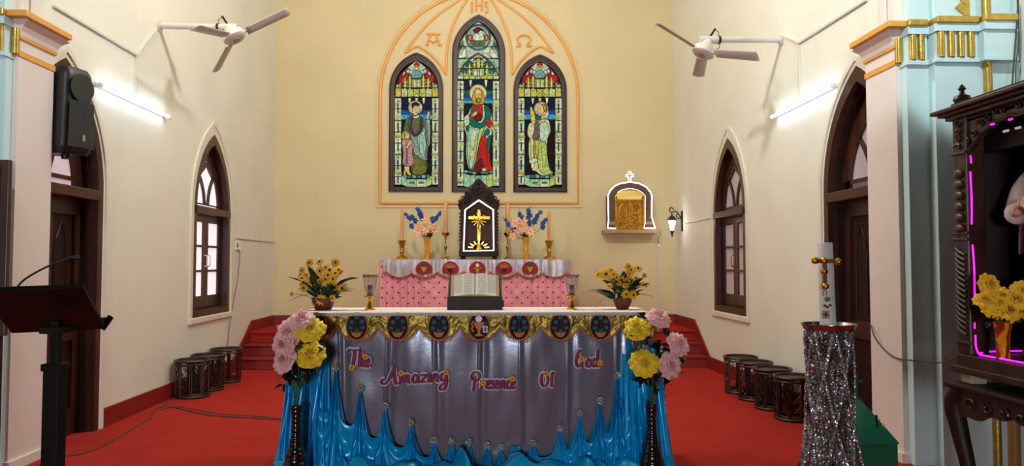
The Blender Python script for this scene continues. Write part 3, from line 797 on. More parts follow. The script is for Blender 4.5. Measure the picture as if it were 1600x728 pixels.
def centre_light(idx, label, g):
    G = Glass(idx, label, g)
    c = 747.3; L, R = c - 32.8, c + 32.8
    G.poly('pale', [(c, 34), (c + 10, 41), (c + 19, 51), (c + 27, 64), (c + 32, 80), (c + 32.5, 120), (c - 32.5, 120), (c - 32, 80), (c - 27, 64), (c - 19, 51), (c - 10, 41)])
    for s in (-1, 1):
        G.poly('slate', [(c + s * 24, 62), (c + s * 32, 78), (c + s * 32, 90), (c + s * 22, 76)]); G.poly('white', [(c + s * 20, 76), (c + s * 25, 73), (c + s * 31, 86), (c + s * 30, 92), (c + s * 18, 88)], sm=2)
        G.ell('lime', c + s * 23, 74.5, 3.2, 2.6)
        G.poly('mint', [(c + s * 32, 92), (c + s * 32, 112), (c + s * 26, 100), (c + s * 18, 92)])
    G.ell('slate', c, 58.5, 20, 20.5, n=22); G.ell('mint', c, 58.5, 17.5, 18, n=22); G.ell('grey', c, 58.5, 14.5, 15, n=20)
    G.poly('dred', [(c - 8, 47), (c, 42), (c + 8, 47), (c + 4, 52), (c - 4, 52)], sm=2)
    for s in (-1, 1): G.ell('orange', c + s * 13, 59, 4, 5.2); G.rect('cream', c + s * 13 - .8, 56.5, c + s * 13 + .8, 61.5, lead=False)
    G.poly('white', [(c - 8, 54), (c, 51), (c + 4, 47.5), (c + 9, 50), (c + 8, 55), (c + 8, 63), (c - 7, 63)], sm=2)
    G.rect('green', c - 10, 63.5, c + 10, 71); G.ell('olive', c - 9, 67, 3, 4)
    # pink ogee and canopy
    G.poly('white', [(c - 33, 122), (c - 28, 108), (c - 18, 95), (c, 82), (c + 18, 95), (c + 28, 108), (c + 33, 122)])
    m = 'pink'
    for s in (-1, 1):
        G.poly('mauve', [(c, 82), (c + s * 12, 89), (c + s * 24, 101), (c + s * 33, 118), (c + s * 31, 119), (c + s * 22, 104), (c + s * 11, 92), (c, 85)])
        G.ell('teal', c + s * 14, 101, 6.5, 6); G.ell('teal', c + s * 21, 111, 5.5, 5); G.poly('green', [(c + s * 2, 88), (c + s * 9, 95), (c + s * 3, 96)])
    G.poly('teal', [(c - 14, 122), (c - 14, 104), (c, 96), (c + 14, 104), (c + 14, 122)])
    for xx, y, yb, w in ((-28, 117, 124, 5), (-21, 115, 124, 4), (-13.5, 103, 124, 5), (-6, 98, 112, 4), (6, 98, 112, 4), (13.5, 103, 124, 5), (21, 115, 124, 4), (28, 117, 124, 5)):
        spire(G, c + xx, y, yb, w * .8)
    spire(G, c, 92, 112, 6)
    G.rect('lime', c - 9, 106, c + 9, 122); G.rect('white', c - 7, 109, c - 2, 120); G.rect('white', c + 2, 109, c + 7, 120); G.rect('yellow', c - 1.5, 108, c + 1.5, 121)
    for i in range(-3, 4): G.rect(('mint', 'yellow', 'lime', 'pale')[abs(i)], c + i * 9.2 - 4.2, 118, c + i * 9.2 + 4.2, 125)
    i0, i1 = L + 10.3, R - 10.3
    G.poly('navy', [(i0, 141), (i0, 130), (i0 + 5, 125), (i1 - 5, 125), (i1, 130), (i1, 141)])
    G.rect('teal', i0, 141, i1, 147); G.rect('blue', i0, 147, i1, 154); G.rect('cyan', i0, 154, i1, 161.5)
    G.rect('dark', i0, 162, i1, 268, lead=False)
    for xx in (-12, 12): G.poly('white', [(c + xx - 2.5, 124), (c + xx + 2.5, 124), (c + xx + 1.5, 133), (c + xx, 137), (c + xx - 1.5, 133)])
    columns(G, L, L + 10, 125, 292, [163, 197, 225, 255, 282])
    columns(G, R - 10, R, 125, 292, [163, 197, 225, 255, 282])
    for i in range(7):
        xx = i0 + i * (i1 - i0) / 7
        G.ell('slate' if i % 2 else 'aqua', xx + 3.5, 268 + (i % 3), 3.6, 2.2)
    G.poly('mint', [(i0, 271), (c - 13, 274), (c - 13, 293), (i0, 291)]); G.poly('lime', [(i1, 271), (c + 13, 274), (c + 13, 293), (i1, 291)])
    G.rect('mint', c - 13, 274, c + 13, 293); G.ell('aqua', c, 277, 6, 3); G.rect('yellow', c - 12, 273.5, c - 4, 275.5, lead=False); G.rect('yellow', c + 4, 273.5, c + 12, 275.5, lead=False); G.ell('gold', c, 282, 5, 2)
    robed_christ(G, c)
    G.done(None, [73, 91, 107, 124, 140, 156, 172, 188.5, 205, 221, 237, 254, 270, 286], L, R)

side_light(1, 'stained glass lancet window of an elder in robes with a praying child in pink', GW[0], 651, elder_with_child)
centre_light(2, 'tallest stained glass lancet window of a haloed figure in red and green', GW[1])
side_light(3, 'stained glass lancet window of a friar in a cream habit', GW[2], 843.5, friar)
# ================================================================== flower builders (shared meshes)
def frame_to(d, roll=0.0):
    """matrix turning local +Z to direction d"""
    return Vector(d).normalized().to_track_quat('Z', 'Y').to_matrix().to_4x4() @ Matrix.Rotation(roll, 4, 'Z')
def petal(mb, L, Wd, rise, curl, a, r0=0.0, nu=4, nv=4, tipw=0.35):
    """one petal leaving the centre at angle a"""
    ca, sa = math.cos(a), math.sin(a)
    def fn(u, v):
        w = Wd * math.sin(PI * (0.12 + 0.80 * v)) * (1 - (1 - tipw) * v ** 3)
        x = (u - 0.5) * w
        y = r0 + L * v
        z = rise * v - curl * v * v + 0.18 * w * (abs(u - .5) * 2) ** 2
        return (ca * y - sa * x, sa * y + ca * x, z)
    return mb.grid(fn, nu, nv)
M_DAISY = mat('yellow_petal', (244, 190, 22), 0.6, rgb2=(222, 152, 14), vscale=60, sheen=0.1)
M_DAISYC = mat('dark_flower_centre', (46, 24, 12), 0.9, var=0.4, vscale=300, bump=0.6, bscale=400)
M_LEAF = mat('dark_green_leaf', (40, 66, 34), 0.5, rgb2=(24, 44, 26), vscale=20)
M_LEAF2 = mat('fresh_green_leaf', (64, 92, 48), 0.5, rgb2=(38, 66, 34), vscale=20)
M_STEM = mat('green_stem', (62, 86, 42), 0.6, var=0.2)
M_ROSEY = mat('yellow_rose_petal', (250, 224, 24), 0.6, rgb2=(226, 178, 8), vscale=26, sheen=0.2)
M_ROSEO = mat('golden_rose_petal', (252, 206, 14), 0.6, rgb2=(236, 166, 6), vscale=18, sheen=0.2)
M_ROSEP = mat('pink_rose_petal', (246, 200, 196), 0.65, rgb2=(228, 156, 158), vscale=26, sheen=0.2)
M_LILY = mat('peach_petal', (240, 196, 164), 0.6, rgb2=(226, 160, 120), vscale=40)
M_DELPH = mat('blue_petal', (32, 88, 172), 0.6, rgb2=(16, 54, 120), vscale=50)
M_ROSELEAF = mat('blackish_rose_leaf', (16, 26, 20), 0.45, rgb2=(8, 14, 11), vscale=20)
ME = {}
m = MB()
for k in range(11): petal(m, 0.034, 0.018, 0.004, 0.010, 2 * PI * k / 11 + (k % 2) * .08, 0.005, 2, 3)
ME['daisy'] = m.mesh('daisy_petals', M_DAISY, True, 180)
ME['daisyc'] = MB().ball((0, 0, 0.003), (0.0088, 0.0088, 0.006), 9, 6).mesh('daisy_centre', M_DAISYC, True, 180)
def rose_mb(seed):
    rnd = random.Random(seed); m = MB()
    rings = [(3, .009, .044, .040, .002), (4, .019, .045, .052, .008), (5, .032, .040, .060, .018), (6, .046, .027, .064, .028), (7, .058, .009, .066, .036)]
    for ri, (n, r, h, wd, out) in enumerate(rings):
        for k in range(n):
            a0 = 2 * PI * k / n + ri * .7 + rnd.uniform(-.15, .15); hh = h * rnd.uniform(.9, 1.12); oo = out * rnd.uniform(.8, 1.3); ph = rnd.uniform(0, 6)
            half = wd / 2 / max(r, .014)
            half = min(half, 1.5)
            def fn(u, v, a0=a0, r=r, hh=hh, oo=oo, half=half, ph=ph, ri=ri):
                t = (u - .5) * 2
                a = a0 + t * half * (0.45 + 0.55 * math.sin(PI * min(1, .15 + .6 * v)))
                lip = max(0, v - .55) / .45
                rr = .006 + (r - .006) * min(1, v * 1.7) ** .8 + oo * lip ** 1.6 + .007 * math.sin(t * 5 + ph) * lip
                z = -.018 + (hh + .018) * v - (abs(t) ** 2.2) * .016 * v - oo * .75 * lip ** 2 + .006 * math.sin(t * 6 + ph) * lip
                return (rr * math.cos(a), rr * math.sin(a), z)
            m.grid(fn, 6, 6)
    m.lathe([(.002, -.03), (.012, -.024), (.022, -.014), (.03, -.004)], 8)
    return m
for nm, mt in (('rose_yellow', M_ROSEY), ('rose_golden', M_ROSEO), ('rose_pink', M_ROSEP)):
    for q in range(2): ME[nm + str(q)] = rose_mb(q + 3).mesh(nm, mt, True, 180)
def leaf_mb(L, Wd, bend, fold=.25, wob=0.0):
    m = MB()
    def fn(u, v):
        w = Wd * math.sin(PI * min(1, v * .96 + .02)) ** .8
        t = (u - .5) * 2
        return (t * w / 2, L * v, -bend * v * v * L + fold * abs(t) * w / 2 + wob * math.sin(v * 9) * t * w)
    return m.grid(fn, 4, 8)
ME['leaf_rose'] = leaf_mb(.085, .055, .25, .2, .1).mesh('rose_leaf', M_ROSELEAF, True, 180)
ME['leaf_broad'] = leaf_mb(.15, .06, .25, .3, .05).mesh('broad_leaf', M_LEAF, True, 180)
ME['leaf_blade'] = leaf_mb(.20, .026, .55, .4).mesh('blade_leaf', M_LEAF2, True, 180)
m = MB()
for k in range(6): petal(m, 0.055, 0.026, 0.03, 0.035, 2 * PI * k / 6, 0.004, 3, 4, .15)
ME['lily'] = m.mesh('lily_petals', M_LILY, True, 180)
ME['lilyc'] = MB().tube([(0, 0, 0), (.004, .003, .03)], .004, 5).tube([(0, 0, 0), (-.005, .002, .028)], .003, 5).mesh('lily_stamen', M_ROSEO)
m = MB()
for k in range(5): petal(m, 0.030, 0.030, 0.008, 0.012, 2 * PI * k / 5, 0.002, 3, 3, .7)
m.ball((0, 0, .006), .006, 6, 4)
ME['delph'] = m.mesh('delphinium_petals', M_DELPH, True, 180)
def put(name, me, parent, loc, d=(0, -1, .3), s=1.0, roll=0.0, sub=None):
    """a shared mesh placed as a part; loc local to the parent"""
    o = link(name, me, parent)
    o.matrix_local = Matrix.Translation(loc) @ frame_to(d, roll) @ Matrix.Scale(s, 4)
    if sub: link(sub[0], sub[1], o)
    return o
def put_leaf(name, me, parent, loc, tip, s=None, roll=0.0, L=.15):
    """leaf from loc towards tip (its mesh runs along local +Y)"""
    d = Vector(tip) - Vector(loc); s = s or d.length / L
    M = d.normalized().to_track_quat('Y', 'Z').to_matrix().to_4x4() @ Matrix.Rotation(roll, 4, 'Y')
    o = link(name, me, parent)
    o.matrix_local = Matrix.Translation(loc) @ M @ Matrix.Scale(s, 4)
    return o

# ================================================================== back altar
BY0, BY1, BZ = 11.0, 11.66, 1.50
t = thing('altar_table', 'high altar table under pink cloth on the stepped platform', 'altar', (0, 11.33, PH))
wobj('body', MB().box((-1.36, BY0 + .04, PH), (1.36, BY1 - .04, BZ - .05)), M_WOODD, t)
wobj('tabletop', MB().box((-1.40, BY0 + .01, BZ - .05), (1.40, BY1, BZ - .006)), M_WOOD, t)
M_WCLOTH = mat('white_linen', (226, 214, 206), 0.85, var=0.04, vscale=30, bump=0.1, bscale=300)
def dotted_pink():
    m = mat('pink_dotted_cloth', (242, 162, 178), 0.75, var=0.12, vscale=6, bump=0.1, bscale=90)
    nt = m.node_tree; N = nt.nodes; L = nt.links; b = N['Principled BSDF']
    src = b.inputs['Base Color'].links[0].from_socket
    tc = N.new('ShaderNodeTexCoord'); mp = N.new('ShaderNodeMapping'); mp.inputs['Scale'].default_value = (9.2, 0, 9.2); mp.inputs['Rotation'].default_value = (0, PI / 4, 0)
    vo = N.new('ShaderNodeTexVoronoi'); vo.inputs['Scale'].default_value = 1.0; vo.inputs['Randomness'].default_value = 0.1
    L.new(tc.outputs['Object'], mp.inputs['Vector']); L.new(mp.outputs[0], vo.inputs['Vector'])
    lt = N.new('ShaderNodeMath'); lt.operation = 'LESS_THAN'; lt.inputs[1].default_value = 0.14
    L.new(vo.outputs['Distance'], lt.inputs[0])
    mx = N.new('ShaderNodeMix'); mx.data_type = 'RGBA'
    mx.inputs[7].default_value = (*lin((120, 30, 48)), 1)
    L.new(lt.outputs[0], mx.inputs[0]); L.new(src, mx.inputs[6]); L.new(mx.outputs[2], b.inputs['Base Color'])
    return m
M_PINK = dotted_pink()
pc = thing('pink_altar_cloth', 'pink altar cloth with dark red sprigs, pleated at both ends', 'altar cloth', (0, BY0, PH))
def pleat(u, v, x0, x1, n, amp, z0, z1, y):
    x = x0 + (x1 - x0) * u
    f = math.sin(u * n * 2 * PI)
    return (x, y - amp * (0.55 + 0.45 * v) * (f + .35 * math.sin(u * n * 4 * PI + 1)), z1 + (z0 - z1) * v)
wobj('pleated_skirt', MB().grid(lambda u, v: pleat(u, v, -1.42, -.80, 6, .018, PH + .02, BZ - .02, BY0 - .016), 96, 6), M_PINK, pc, smooth=True, angle=180)
wobj('pleated_skirt', MB().grid(lambda u, v: pleat(u, v, .76, 1.42, 6, .018, PH + .02, BZ - .02, BY0 - .016), 96, 6), M_PINK, pc, smooth=True, angle=180)
def quilt(u, v):
    x = -.80 + 1.56 * u; z = BZ - .02 + (PH + .04 - BZ) * v
    q = abs(math.sin((x + z) * 13)) * abs(math.sin((x - z) * 13)) + .25 * noise.noise(Vector((x * 9, z * 9, 0)))
    return (x, BY0 - .012 - .012 * q, z)
wobj('quilted_front', MB().grid(quilt, 80, 54), M_PINK, pc, smooth=True, angle=180)
for s in (-1, 1):
    wobj('end_drop', MB().grid(lambda u, v: (s * (1.42 + .012 * math.sin(u * 30)), BY0 - .01 + (BY1 - BY0) * u, BZ - .02 + (PH + .02 - BZ) * v), 30, 4), M_PINK, pc, smooth=True, angle=180)
solo('linen_altar_cloth', MB().box((-1.42, BY0 - .012, BZ - .006), (1.42, BY1 + .01, BZ + .006)), M_WCLOTH, 'white linen cloth covering the high altar top', 'altar cloth')

M_SILVER = mat('silver_brocade', (222, 216, 224), 0.3, metal=0.5, rgb2=(170, 162, 178), vscale=16, bump=0.5, bscale=70, stretch=(1, 1, .3))
M_REDV = mat('crimson_velvet', (152, 22, 34), 0.85, var=0.2, vscale=40, sheen=0.4)
M_EMBG = mat('gold_embroidery', (206, 160, 60), 0.5, metal=0.3, var=0.25, vscale=90, bump=0.4, bscale=300)
M_EMBGR = mat('green_embroidery', (34, 84, 44), 0.7, var=0.3, vscale=90)
M_EMBW = mat('cream_embroidery', (230, 216, 190), 0.7, var=0.1, vscale=90)
M_EMBT = mat('teal_embroidery', (26, 118, 150), 0.55, var=0.3, vscale=90, bump=0.4, bscale=300)
M_EMBD = mat('maroon_velvet', (54, 10, 16), 0.9, var=0.25, vscale=40, sheen=0.3)
M_EMBO = mat('tan_embroidery', (196, 132, 74), 0.6, var=0.2, vscale=90, bump=0.4, bscale=300)
VY = BY0 - .055
sv = thing('silver_valance', 'silver scalloped altar frontal with five crimson medallions', 'valance', (0, VY, 1.2))
lows = [625, 662.6, 704, 746, 787.5, 828, 866]
lx = [at(p, 420, VY).x for p in lows]
xl, xr = at(598, 420, VY).x, at(889, 420, VY).x
ztop = BZ + .004; zlow = at(746, 433, VY).z; zcusp = at(746, 424.5, VY).z
def zval(x):
    d = min(abs(x - q) for q in lx)
    return zlow + (zcusp - zlow) * min(1, (d / .19)) ** 2
wobj('brocade', MB().grid(lambda u, v: (xl + (xr - xl) * u, VY + .014 * math.sin(u * 110 + 2 * math.sin(u * 23)) * (.3 + v), ztop + (zval(xl + (xr - xl) * u) - ztop) * v), 150, 8), M_SILVER, sv, smooth=True, angle=180)
wobj('brocade', MB().grid(lambda u, v: (xl + (xr - xl) * u, VY + (BY0 + .1 - VY) * v, ztop + .002), 20, 1), M_SILVER, sv)
wobj('gold_edging', MB().tube([(xl + (xr - xl) * i / 120, VY - .006, zval(xl + (xr - xl) * i / 120)) for i in range(121)], .011, 6), M_EMBO, sv, smooth=True)
def disc(cx, cz, rx, rz, y0, y1, n=18, lob=0.0):
    P = []
    for i in range(n):
        a = 2 * PI * i / n
        k = 1 + lob * math.cos(3 * a + PI / 2)
        P.append((cx + rx * k * math.cos(a), cz + rz * k * math.sin(a)))
    return MB().plate(P, [], y0, y1)
for i, p in enumerate(lows[1:6]):
    c = at(p, 419, VY); x, z = c.x, c.z
    md = wobj('medallion', disc(x, z, .122, .098, VY - .024, VY - .008, 28, .05), M_REDV, sv)
    y0, y1 = VY - .034, VY - .022
    if i in (0, 4):
        wobj('grape_leaf', disc(x, z + .045, .035, .026, y0, y1, 12, .3), M_EMBGR, md)
        for q in range(4):
            for w in range(4 - q): wobj('grape', disc(x + (w - (3 - q) / 2) * .022, z + .01 - q * .020, .0125, .0125, y0, y1, 8), M_EMBG, md)
    elif i in (1, 3):
        for a in (-60, -32, 0, 32, 60):
            r = math.radians(a); wobj('wheat_ear', MB().bar((x + .015 * math.sin(r), VY - .028, z + .0), (x + .085 * math.sin(r), VY - .028, z + .075 * math.cos(r)), .016, .01, up=(0, 1, 0)), M_EMBO, md)
        wobj('basket', disc(x, z - .03, .035, .034, y0, y1, 12), M_EMBD, md)
    else:
        wobj('chalice', MB().plate([(x - .045, z + .02), (x + .045, z + .02), (x + .03, z - .02), (x + .008, z - .035), (x + .03, z - .06), (x - .03, z - .06), (x - .008, z - .035), (x - .03, z - .02)], [], y0, y1), M_EMBG, md)
        wobj('host', disc(x, z + .045, .026, .026, y0, y1, 14), M_EMBW, md)
        wobj('pearl_band', MB().box((x - .05, y0, z - .004), (x + .05, y1, z + .010)), M_EMBW, md)

# ---------------------------------------------------------------- candlesticks, vases and niche on the high altar
AY = 11.14
CY_ = 11.36
SB = AY / FPX * 1.0
ZT = BZ + .006
M_WAX = mat('honey_wax', (222, 164, 104), 0.5, var=0.06, vscale=8)
M_WICK = mat('wick', (30, 26, 24), 0.9, var=0.1)
def candlestick(px, prof, zc0, zc1, rc, label):
    c = at(px, 404, CY_)
    r = thing('candlestick', label, 'candlestick', (c.x, CY_, ZT))
    obj('brass_stick', MB().lathe([(a * SB, b * SB) for a, b in prof], 20), M_BRASS, r, smooth=True)
    cd = thing('candle', 'honey wax candle in the ' + label.replace(' brass', ''), 'candle', (c.x, CY_, ZT + zc0 * SB))
    obj('wax', MB().lathe([(rc * SB, 0), (rc * SB * .97, (zc1 - zc0) * SB * .98), (rc * SB * .8, (zc1 - zc0) * SB)], 14), M_WAX, cd, smooth=True)
    obj('wick', MB().tube([(0, 0, (zc1 - zc0) * SB), (.001, 0, (zc1 - zc0) * SB + .012)], .002, 5), M_WICK, cd)
short = [(10, 0), (10.5, 1.2), (9, 3.5), (5.5, 5.5), (3, 7), (3.6, 9), (2.5, 10.5), (4.2, 12.5), (3.2, 14), (3.6, 19), (5.2, 25), (7.2, 29.4), (7.2, 30), (3, 29)]
tall = [(6.5, 0), (6.2, 1), (3.5, 2.6), (1.6, 5), (1.1, 9), (1.3, 15), (2.6, 19.5), (2.6, 20.6), (1.2, 22.5), (1.0, 32), (2.2, 36), (5.2, 38.5), (6, 41), (6, 42.5), (3, 42)]
candlestick(628, short, 29, 79, 2.7, 'squat brass candlestick at the socket wall end of the high altar')
candlestick(696, tall, 42, 93, 3.1, 'slender brass candlestick beside the niche, nearer the socket wall')
candlestick(793, tall, 42, 89, 3.1, 'slender brass candlestick beside the niche, nearer the gilt tabernacle')
candlestick(858, short, 29, 78, 2.7, 'squat brass candlestick at the tabernacle end of the high altar')

M_AMBER = mat('amber_glazed_glass', (226, 158, 22), 0.15, rgb2=(206, 128, 12), vscale=10, coat=0.5)
def altar_vase(px, blues, lilies, label):
    c = at(px, 404, AY)
    loc = Vector((c.x, AY, ZT))
    v = thing('flower_vase', 'amber glass vase holding ' + label, 'vase', loc)
    obj('vase_body', MB().lathe([(5.2 * SB, 0), (5 * SB, 3 * SB), (3.7 * SB, 12 * SB), (3.9 * SB, 22 * SB), (5.4 * SB, 32 * SB), (5.8 * SB, 34 * SB), (5.0 * SB, 33.6 * SB), (3.2 * SB, 20 * SB)], 18), M_AMBER, v, smooth=True)
    b = thing('flower_bouquet', 'bouquet of ' + label, 'bouquet', loc + Vector((0, 0, 33 * SB)))
    rnd = random.Random(px)
    o = b.location
    for k, (bx, by, n, tx, ty) in enumerate(blues):      # spikes: n blossoms between (bx,by) and tip (tx,ty)
        p0, p1 = at(bx, by, AY - .02) - o, at(tx, ty, AY - .02) - o
        root = Vector((rnd.uniform(-.02, .02), 0, -.05))
        obj('stem', MB().tube(smooth_pts([root, p0 * .5 + root * .3, p0, p1], 4), .004, 5), M_STEM, b)
        for i in range(n):
            q = p0.lerp(p1, i / max(1, n - 1) * .85) + Vector((rnd.uniform(-.03, .03), rnd.uniform(-.04, .02), rnd.uniform(-.02, .02)))
            put('blue_blossom', ME['delph'], b, q, (rnd.uniform(-.6, .6), -1, rnd.uniform(-.2, .6)), rnd.uniform(1.2, 1.75) * (1 - .3 * i / n), rnd.uniform(0, 6))
        for i in range(4):
            q = p0.lerp(p1, .7 + .1 * i)
            put('bud', ME['leaf_rose'] if False else ME['delph'], b, q, (rnd.uniform(-1, 1), -.4, .8), .45, rnd.uniform(0, 6))
        for i in range(2):
            q = p0.lerp(p1, .75 + .2 * i); put_leaf('leaf', ME['leaf_broad'], b, q, q + Vector((rnd.uniform(-.05, .05), 0, .05)), L=.15)
    for lx_, ly_ in lilies:
        q = at(lx_, ly_, AY - .06) - o
        obj('stem', MB().tube(smooth_pts([Vector((0, 0, -.05)), q * .5 + Vector((0, .02, 0)), q + Vector((0, .01, 0))], 4), .004, 5), M_STEM, b)
        put('peach_lily', ME['lily'], b, q, (rnd.uniform(-.4, .4), -1, rnd.uniform(-.1, .5)), rnd.uniform(1.35, 1.7), rnd.uniform(0, 6), ('stamen', ME['lilyc']))
    for i in range(14):
        a = rnd.uniform(0, 2 * PI); q = Vector((rnd.uniform(-.05, .05), rnd.uniform(-.04, .04), rnd.uniform(-.01, .06)))
        put_leaf('leaf', ME['leaf_broad'], b, q, q + Vector((math.cos(a) * .1, math.sin(a) * .06 - .02, rnd.uniform(-.02, .12))), L=.15)
altar_vase(667, [(650, 345, 6, 632, 335), (660, 340, 8, 654, 324), (676, 348, 8, 689, 330), (645, 355, 3, 640, 350)], [(665, 344), (655, 353), (675, 354), (664, 361), (653, 360), (680, 359)], 'blue delphiniums and peach lilies nearer the socket wall')
altar_vase(822, [(800, 357, 4, 785, 340), (815, 348, 5, 812, 330), (827, 350, 8, 828, 324), (836, 348, 7, 843, 330), (845, 356, 6, 853, 341)], [(812, 352), (805, 349), (818, 347), (810, 360), (818, 358), (829, 363), (801, 370)], 'blue delphiniums and peach lilies nearer the gilt tabernacle')

# ---------------------------------------------------------------- carved niche with crucifix
def loc3(px, py, Y): return at(px, py, Y)
ny = 11.2
n0 = at(748, 405, ny)
nt_ = thing('carved_niche', 'dark carved wooden niche with white light outline on the high altar', 'niche', (n0.x, ny + .1, ZT))
Y0, Y1 = ny - .08, ny + .24
def U(u, v): return (690 + u / 5.017, 270 + v / 5.017)      # reading of the enlarged view
def W2(u, v, Y): 
    p = at(*U(u, v), Y); return (p.x, p.z)
front = [W2(*q, Y0) for q in [(140, 655), (140, 550), (148, 545), (148, 290), (135, 285), (130, 205), (150, 215), (180, 180), (180, 155), (205, 145), (232, 150), (238, 95), (262, 62), (290, 42), (318, 62), (345, 95), (350, 150), (378, 145), (408, 155), (408, 180), (432, 215), (455, 205), (448, 285), (437, 290), (437, 545), (445, 550), (445, 655)]]
open_ = [W2(*q, Y0) for q in [(190, 600), (398, 600), (396, 296), (292, 226), (194, 296)]]
wobj('front_board', MB().plate(front, [open_], Y0, Y0 + .05), M_WOODD, nt_, bevel=0.004)
wobj('back_board', MB().plate([W2(*q, Y0) for q in [(145, 650), (440, 650), (440, 240), (292, 150), (148, 240)]], [], Y1 - .03, Y1), mat('red_brown_board', (84, 34, 26), .5, rgb2=(62, 24, 20), vscale=10), nt_)
for s in (148, 428):
    a, b = W2(s, 650, Y0), W2(s + 10, 270, Y0)
    wobj('side_board', MB().box((a[0], Y0 + .04, a[1]), (b[0], Y1, b[1])), M_WOODD, nt_)
a, b = W2(140, 655, Y0), W2(445, 605, Y0)
wobj('plinth', MB().box((a[0] - .005, Y0 - .03, a[1]), (b[0] + .005, Y1, b[1])), M_WOODD, nt_, bevel=0.006)
for s in (165, 415):
    a = W2(s, 682, Y0); b = W2(s, 655, Y0)
    wobj('foot', MB().lathe([(.03, 0), (.036, .02), (.03, b[1] - ZT)], 10, (a[0], Y0 + .03, ZT)), M_WOODD, nt_, smooth=True)
    wobj('foot', MB().lathe([(.03, 0), (.036, .02), (.03, b[1] - ZT)], 10, (a[0], Y1 - .04, ZT)), M_WOODD, nt_, smooth=True)
# carving: scrolls, beads and rosettes on the crest
rnd = random.Random(5)
def scroll(u, v, r, turns, sgn, ph=0.0):
    P = []
    for i in range(22):
        k = i / 21; a = ph + sgn * turns * 2 * PI * k; rr = r * (1 - .85 * k)
        p = at(*U(u + rr * math.cos(a), v + rr * math.sin(a)), Y0 - .008); P.append(p)
    return MB().tube(P, [.012 * (1 - .5 * i / 21) for i in range(22)], 6)
for s in (-1, 1):
    for u, v, r, tn_, ph in ((55, 110, 28, 1.3, 0), (95, 165, 26, 1.2, 1), (125, 205, 30, 1.2, 2), (140, 245, 24, 1.1, 0), (30, 160, 24, 1.2, 3), (70, 195, 22, 1.2, 1), (100, 232, 20, 1.1, 2)):
        wobj('carved_scroll', scroll(292 + s * u, v, r, tn_, s, ph if s > 0 else PI - ph), M_WOODD, nt_, smooth=True)
    for k in range(9):
        p = at(*U(292 + s * 148, 320 + k * 26), Y0 - .004)
        wobj('carved_bead', MB().ball(p, (.014, .01, .02), 8, 5), M_WOODD, nt_, smooth=True)
for u, v in ((292, 80), (292, 120), (292, 160), (292, 195)):
    wobj('carved_rosette', MB().ball(at(*U(u, v), Y0 - .005), (.03, .016, .026), 9, 6), M_WOODD, nt_, smooth=True)
M_LED = mat('white_led_rope', (255, 250, 252), 0.4, emit=2.2)
led = [at(*U(u, v), Y0 - (.018 if v < 500 else .044)) for u, v in [(292, 215), (405, 290), (408, 608), (172, 612), (185, 290), (292, 215)]]
wobj('light_rope', MB().tube(led, .011, 8), M_LED, nt_)
# crucifix standing in the niche
cy = Y0 + .0
cr = thing('altar_crucifix', 'brass crucifix with rays on a domed base inside the niche', 'crucifix', (at(*U(292, 600), cy).x, Y0 + .15, at(*U(292, 600), Y0).z))
cy = Y0 + .17
def c3(u, v): return at(*U(u, v), cy)
a, b = c3(281, 540), c3(304, 288)
zb_ = cr.location.z
wobj('upright', MB().box((a.x, cy - .012, zb_ + .02), (b.x, cy + .012, b.z)), M_BRASS, cr, bevel=.003)
a, b = c3(208, 364), c3(380, 340)
wobj('crossbar', MB().box((a.x, cy - .011, a.z), (b.x, cy + .011, b.z)), M_BRASS, cr, bevel=.003)
ctr = c3(292, 372)
for k in range(12):
    a = 2 * PI * (k + .5) / 12
    wobj('ray', MB().bar(ctr + Vector((math.cos(a) * .03, -.014, math.sin(a) * .03)), ctr + Vector((math.cos(a) * .115, -.014, math.sin(a) * .115)), .008, .006, up=(0, 1, 0)), M_BRASS, cr)
fig = MB()
cz = ctr.z
fig.tube(smooth_pts([(ctr.x - .07, cy - .02, cz + .03), (ctr.x - .03, cy - .026, cz - .0), (ctr.x, cy - .028, cz - .005), (ctr.x + .03, cy - .026, cz), (ctr.x + .07, cy - .02, cz + .03)], 3), .008, 6)
fig.tube(smooth_pts([(ctr.x, cy - .028, cz + .0), (ctr.x + .004, cy - .03, cz - .06), (ctr.x - .004, cy - .03, cz - .10), (ctr.x + .004, cy - .032, cz - .16), (ctr.x, cy - .024, cz - .22)], 3), [.014, .016, .017, .016, .015, .015, .016, .014, .012, .011, .009, .008, .007], 8)
fig.ball((ctr.x - .004, cy - .034, cz + .024), (.013, .014, .017), 8, 6)
wobj('corpus', fig, M_BRASS, cr, smooth=True)
a, b = c3(208, 604), c3(376, 535)
def dome(u, v):
    th = PI * u; k = v
    return (ctr.x + .17 * math.cos(th) * (1 - .15 * k), cy - .05 + .1 * k, zb_ + .012 + .125 * math.sin(th) * (1 - .1 * k))
wobj('domed_base', MB().grid(dome, 24, 3).lathe([(.085, 0), (.08, .02), (.06, .05), (.05, .10), (.03, .13), (.012, .14)], 18, (ctr.x, cy, zb_)), M_BRASS, cr, smooth=True)
for k in range(7):
    th = PI * (k + .5) / 7
    wobj('sunburst_rib', MB().bar((ctr.x + .09 * math.cos(th), cy - .056, zb_ + .012 + .07 * math.sin(th)), (ctr.x + .165 * math.cos(th), cy - .056, zb_ + .012 + .12 * math.sin(th)), .02, .012, up=(0, 1, 0)), M_BRASS, cr)
